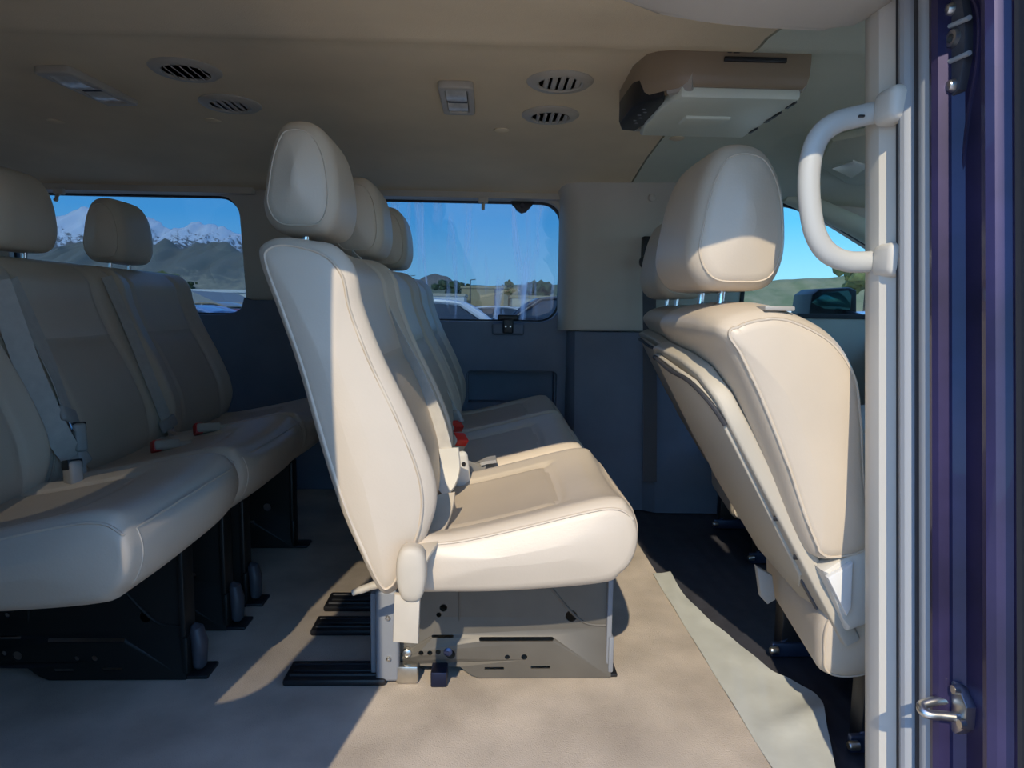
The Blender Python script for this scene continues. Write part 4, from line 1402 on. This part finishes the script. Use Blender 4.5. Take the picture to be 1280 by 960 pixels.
hill('foothills', prof_px([(-260, 340), (-60, 325), (60, 312), (120, 300), (175, 302), (205, 303), (228, 310), (250, 303), (275, 300), (300, 312), (340, 335), (400, 352), (450, 368)], 600), 600, 130, BROWN, None, 0.5, 180, 30, 8)
HILL = mountain_mat('grey_hill', (0.34, 0.31, 0.22), (0.30, 0.26, 0.20), (0.26, 0.23, 0.19), 4, 30)
hill('cone_hill', prof_px([(470, 368), (500, 357), (515, 353), (530, 345), (545, 341), (556, 344), (570, 353), (590, 358), (640, 366)], 520), 520, 50, HILL, None, 0.25, 80, 20, 12)
GREENB = mat('scrub', (0.17, 0.20, 0.10), 0.95, 0.3, 0.12, color2=(0.30, 0.28, 0.17))
hill('far_ridge', prof_px([(380, 366), (480, 360), (560, 357), (620, 357), (660, 355), (720, 356), (820, 355), (900, 352), (980, 350), (1040, 347), (1080, 343), (1120, 341), (1300, 348), (1500, 360)], 330), 330, 40, GREENB, None, 0.3, 140, 16, 21)

def hall(px0, px1, pyt, y, dep, wallm, roofm, lab, nm='warehouse', gable=0.0, doors=0):
    a, b = PY(px0, pyt, y), PY(px1, pyt, y)
    r = thing(nm, lab, 'building', ((a.x + b.x) / 2, y, GZ))
    bm = new(); box(bm, (a.x, y, GZ), (b.x, y + dep, a.z - gable)); obj('wall', bm, wallm, r)
    bm = new()
    if gable:
        prism(bm, [(a.x - 0.4, a.z - gable), (b.x + 0.4, a.z - gable), ((a.x * 0.5 + b.x * 0.5), a.z)], XZ, y - 0.4, y + dep)
    else:
        box(bm, (a.x - 0.2, y - 0.2, a.z - 0.15), (b.x + 0.2, y + dep, a.z + 0.25))
    obj('roof', bm, roofm, r)
    for k in range(doors):
        w = (b.x - a.x) / (doors * 2 + 1); x = a.x + w * (2 * k + 1)
        bm = new(); box(bm, (x, y - 0.08, GZ), (x + w, y + 0.05, GZ + (a.z - GZ) * 0.6)); obj('roller_door', bm, mat('pale_door', (0.5, 0.53, 0.52), 0.6), r)
    return r
TAN = mat('tan_wall', (0.46, 0.38, 0.22), 0.9); WHITE = mat('white_wall', (0.78, 0.78, 0.74), 0.8); GREYR = mat('grey_roof', (0.36, 0.36, 0.33), 0.8)
hall(577, 630, 359, 120, 18, TAN, TAN, 'tan windowless warehouse seen through the streaked window')
hall(500, 580, 368, 105, 14, WHITE, mat('cream_roof', (0.55, 0.50, 0.38), 0.8), 'low cream building left of the tan warehouse')
hall(640, 760, 371, 110, 14, mat('cream_wall', (0.6, 0.55, 0.42), 0.8), TAN, 'low cream building right of the tan warehouse')
hall(200, 330, 363, 95, 25, WHITE, WHITE, 'long white building seen through the mountain-view window', doors=4)
hall(196, 282, 362.5, 80, 14, WHITE, GREYR, 'white shed with a grey gable roof before the long white building', 'shed', gable=1.9)

def tree(px, py, y, w, h, lab, m):
    p = PY(px, py, y)
    t = thing('tree', lab, 'tree', (p.x, y, GZ), 'trees beyond the lot')
    bm = new()
    tube(bm, [(p.x, y, GZ), (p.x, y, p.z)], [w * 0.07, w * 0.05], 8)
    obj('trunk', bm, mat('bark', (0.12, 0.09, 0.06), 0.9), t)
    bm = new()
    rnd = random.Random(px)
    for k in range(46):
        c = V((p.x + rnd.gauss(0, w * 0.25), y + rnd.gauss(0, w * 0.2), p.z + rnd.uniform(-h * 0.35, h * 0.45)))
        r = bmesh.ops.create_icosphere(bm, subdivisions=1, radius=w * rnd.uniform(0.10, 0.2))
        for v in r['verts']: v.co = c + v.co * rnd.uniform(0.75, 1.25)
    obj('crown', bm, m, t)
LEAF = mat('olive_leaves', (0.14, 0.16, 0.05), 0.8, 0.4, 1.5); LEAF2 = mat('dark_leaves', (0.06, 0.09, 0.035), 0.8, 0.4, 1.5)
for px, py, y, w, h, lab, m in ((208, 355, 128, 4.2, 3.6, 'olive green tree behind the white shed, next to the leather headrest', LEAF), (236, 358, 150, 2.6, 2.0, 'small dark tree behind the white shed, right of the olive one', LEAF2), (190, 350, 175, 3.6, 4.0, 'pale olive tree half hidden by the shaded bench back', LEAF),
                            (514, 362, 130, 2.6, 4.2, 'dark narrow tree left of the cone-shaped hill', LEAF2), (566, 360, 140, 4.5, 2.4, 'dark bushy tree under the cone-shaped hill', LEAF2), (636, 360, 165, 2.6, 4.0, 'brownish tree right of the tan warehouse', LEAF),
                            (672, 364, 135, 5.0, 2.8, 'dark bushy tree under the corner of the streaked window', LEAF2), (1085, 348, 60, 4.0, 3.0, 'green tree in the far front window behind the grab handle', LEAF)):
    tree(px, py, y, w, h, lab, m)

# ---- cars in the lot
CGLASS = mat('car_glass', (0.05, 0.06, 0.07), 0.08, coat=1.0)
TYRE = mat('tyre', (0.02, 0.02, 0.02), 0.8)
SIDE = [(-2.25, 0.35), (-2.3, 0.62), (-2.2, 0.92), (-1.9, 0.98), (-0.95, 1.05), (0.0, 1.05), (1.6, 1.0), (2.15, 0.96), (2.25, 0.75), (2.2, 0.35), (1.0, 0.25), (-1.0, 0.25)]
ROOF = [(-1.05, 1.03), (-0.55, 1.38), (-0.2, 1.47), (0.5, 1.50), (1.05, 1.47), (1.55, 1.28), (1.95, 1.0)]
def car(loc, rz, paint, lab, hs=1.0, tall=0.0):
    c = thing('parked_car', lab, 'car', loc, 'cars parked in the lot')
    R = Matrix.Rotation(rz, 3, 'Z'); L = V(loc)
    F = lambda x, y, z: L + R @ V((x, y, z * hs + (tall if z > 1.0 else 0)))
    bm = new()
    P = cat([(a, b) for a, b in SIDE], 60)
    rings = []
    for y, k in ((-0.88, 0.0), (-0.90, 0.02), (-0.90, 0.0), (0.90, 0.0), (0.88, 0.02)):
        rings.append([F(p.x * (1 - k * 0.4), y, p.y) for p in P])
    loft(bm, rings[1:4])
    # roof skin and pillars
    Q = cat([(a, b) for a, b in ROOF], 30, False)
    rr = [[F(q.x, -0.80 + 0.16 * (q.y - 1.0) / 0.5, q.y), F(q.x, -0.66 + 0.10 * (q.y - 1.0) / 0.5, q.y + 0.02), F(q.x, 0, q.y + 0.045), F(q.x, 0.66 - 0.10 * (q.y - 1.0) / 0.5, q.y + 0.02), F(q.x, 0.80 - 0.16 * (q.y - 1.0) / 0.5, q.y)] for q in Q]
    low_ = [[p - V((0, 0, 0.05)) for p in r] for r in rr]
    sub = [k for k, q in enumerate(Q) if q.y > 1.34]
    loft(bm, [rr[k] + low_[k][::-1] for k in sub])
    for s in (-1, 1):
        for seg in ((Q[0], Q[len(Q) // 4 + 1]), (Q[-1], Q[-len(Q) // 4])):
            a, b = seg
            tube(bm, [F(a.x, s * 0.80, a.y - 0.02), F((a.x + b.x) / 2, s * 0.735, (a.y + b.y) / 2), F(b.x, s * 0.665, b.y)], 0.055, 8)
        for k in range(len(Q) - 1):
            pass
        tube(bm, [F(q.x, s * (0.80 - 0.16 * (q.y - 1.0) / 0.5), q.y) for q in Q], 0.045, 8)
        tube(bm, [F(0.35, s * 0.82, 1.02), F(0.42, s * 0.66, 1.46)], 0.045, 8)
    obj('body', bm, paint, c, angle=45)
    bm = new()
    gr = []
    for q in Q:
        k = (q.y - 1.0) / 0.5
        gr.append([F(q.x, -0.785 + 0.155 * k, q.y - 0.03), F(q.x, 0.785 - 0.155 * k, q.y - 0.03), F(q.x, 0.79, 0.98), F(q.x, -0.79, 0.98)])
    loft(bm, gr)
    obj('glasshouse', bm, CGLASS, c, angle=30)
    for x in (-1.4, 1.4):
        for s in (-1, 1):
            bm = new()
            tube(bm, [F(x, s * 0.72, 0.33 / hs), F(x, s * 0.92, 0.33 / hs)], 0.33, 24)
            w = obj('wheel', bm, TYRE, c)
            bm = new()
            tube(bm, [F(x, s * 0.90, 0.33 / hs), F(x, s * 0.93, 0.33 / hs)], 0.20, 16)
            obj('rim', bm, CHROME, w)
    return c
def paint(name, col): return mat(name, col, 0.3, coat=0.8)
PW, PK, PB, PR_, PS, PT = paint('white_car_paint', (0.80, 0.82, 0.82)), paint('black_car_paint', (0.03, 0.03, 0.04)), paint('blue_car_paint', (0.25, 0.38, 0.60)), paint('red_car_paint', (0.30, 0.04, 0.04)), paint('silver_car_paint', (0.5, 0.52, 0.55)), paint('tan_car_paint', (0.45, 0.36, 0.24))
def at_ground(px, y): return V((PY(px, 380, y).x, y, GZ))
car(at_ground(555, 13.5), math.pi, PW, 'white sedan nearest beyond the streaked window', 1.06)
car(at_ground(690, 17.5), 0.0, PK, 'dark tall car beside the white sedan, seen through the streaked window', 1.12, 0.06)
rowcars = [(470, 30, PS, 'silver car in the lot behind the sunlit bench headrests'), (530, 34, PB, 'blue car in the row behind the white sedan, left end'), (580, 36, PK, 'black car in the row behind the white sedan'), (607, 27, PS, 'silver car in the row behind, between white sedan and dark car'), (640, 46, PW, 'white car in the far row above the window latch'), (690, 38, PB, 'blue car in the far row behind the dark car')]
for px, y, pm, lab in rowcars:
    car(at_ground(px, y), random.choice((0, math.pi)) + random.uniform(-0.1, 0.1), pm, lab)
for px, y, pm, lab, hs in ((205, 16, PB, 'pale blue car by the shaded bench back, nearest in the mountain-view window', 0.93), (258, 25, PT, 'tan car right of the pale blue one in the mountain-view window', 1.0), (294, 21, PR_, 'dark red car at the right corner of the mountain-view window', 0.86), (238, 34, PW, 'white car in the far row of the mountain-view window', 0.95), (300, 52, PS, 'silver car in the far row at the right of the mountain-view window', 0.95), (270, 44, PK, 'black car farthest in the mountain-view window', 1.0)):
    car(at_ground(px, y), random.uniform(-0.4, 0.4), pm, lab, hs)
for px, y, pm, lab in ((905, 8, PW, 'white car behind the near front headrest, in the far front window'), (1095, 15, PB, 'blue car right of the door mirror in the far front window'), (1010, 22, PS, 'silver car farther off in the far front window')):
    car(at_ground(px, y), random.uniform(-0.3, 0.3), pm, lab, 0.98)
# lamp poles
for px, py, y, lab in ((513, 345, 100, 'thin dark pole left of the cone-shaped hill'), (588, 350, 90, 'thin pole at the left corner of the tan warehouse'), (619, 362, 60, 'thin pale pole before the tan warehouse')):
    p = PY(px, py, y); bm = new()
    tube(bm, [(p.x, y, GZ), (p.x, y, p.z)], [0.10, 0.06], 8)
    tube(bm, [(p.x, y, p.z), (p.x + 0.7, y, p.z + 0.1)], [0.05, 0.05], 8)
    tag(obj('lamp_pole', bm, DKGREY, origin=(p.x, y, GZ)), lab, 'pole')
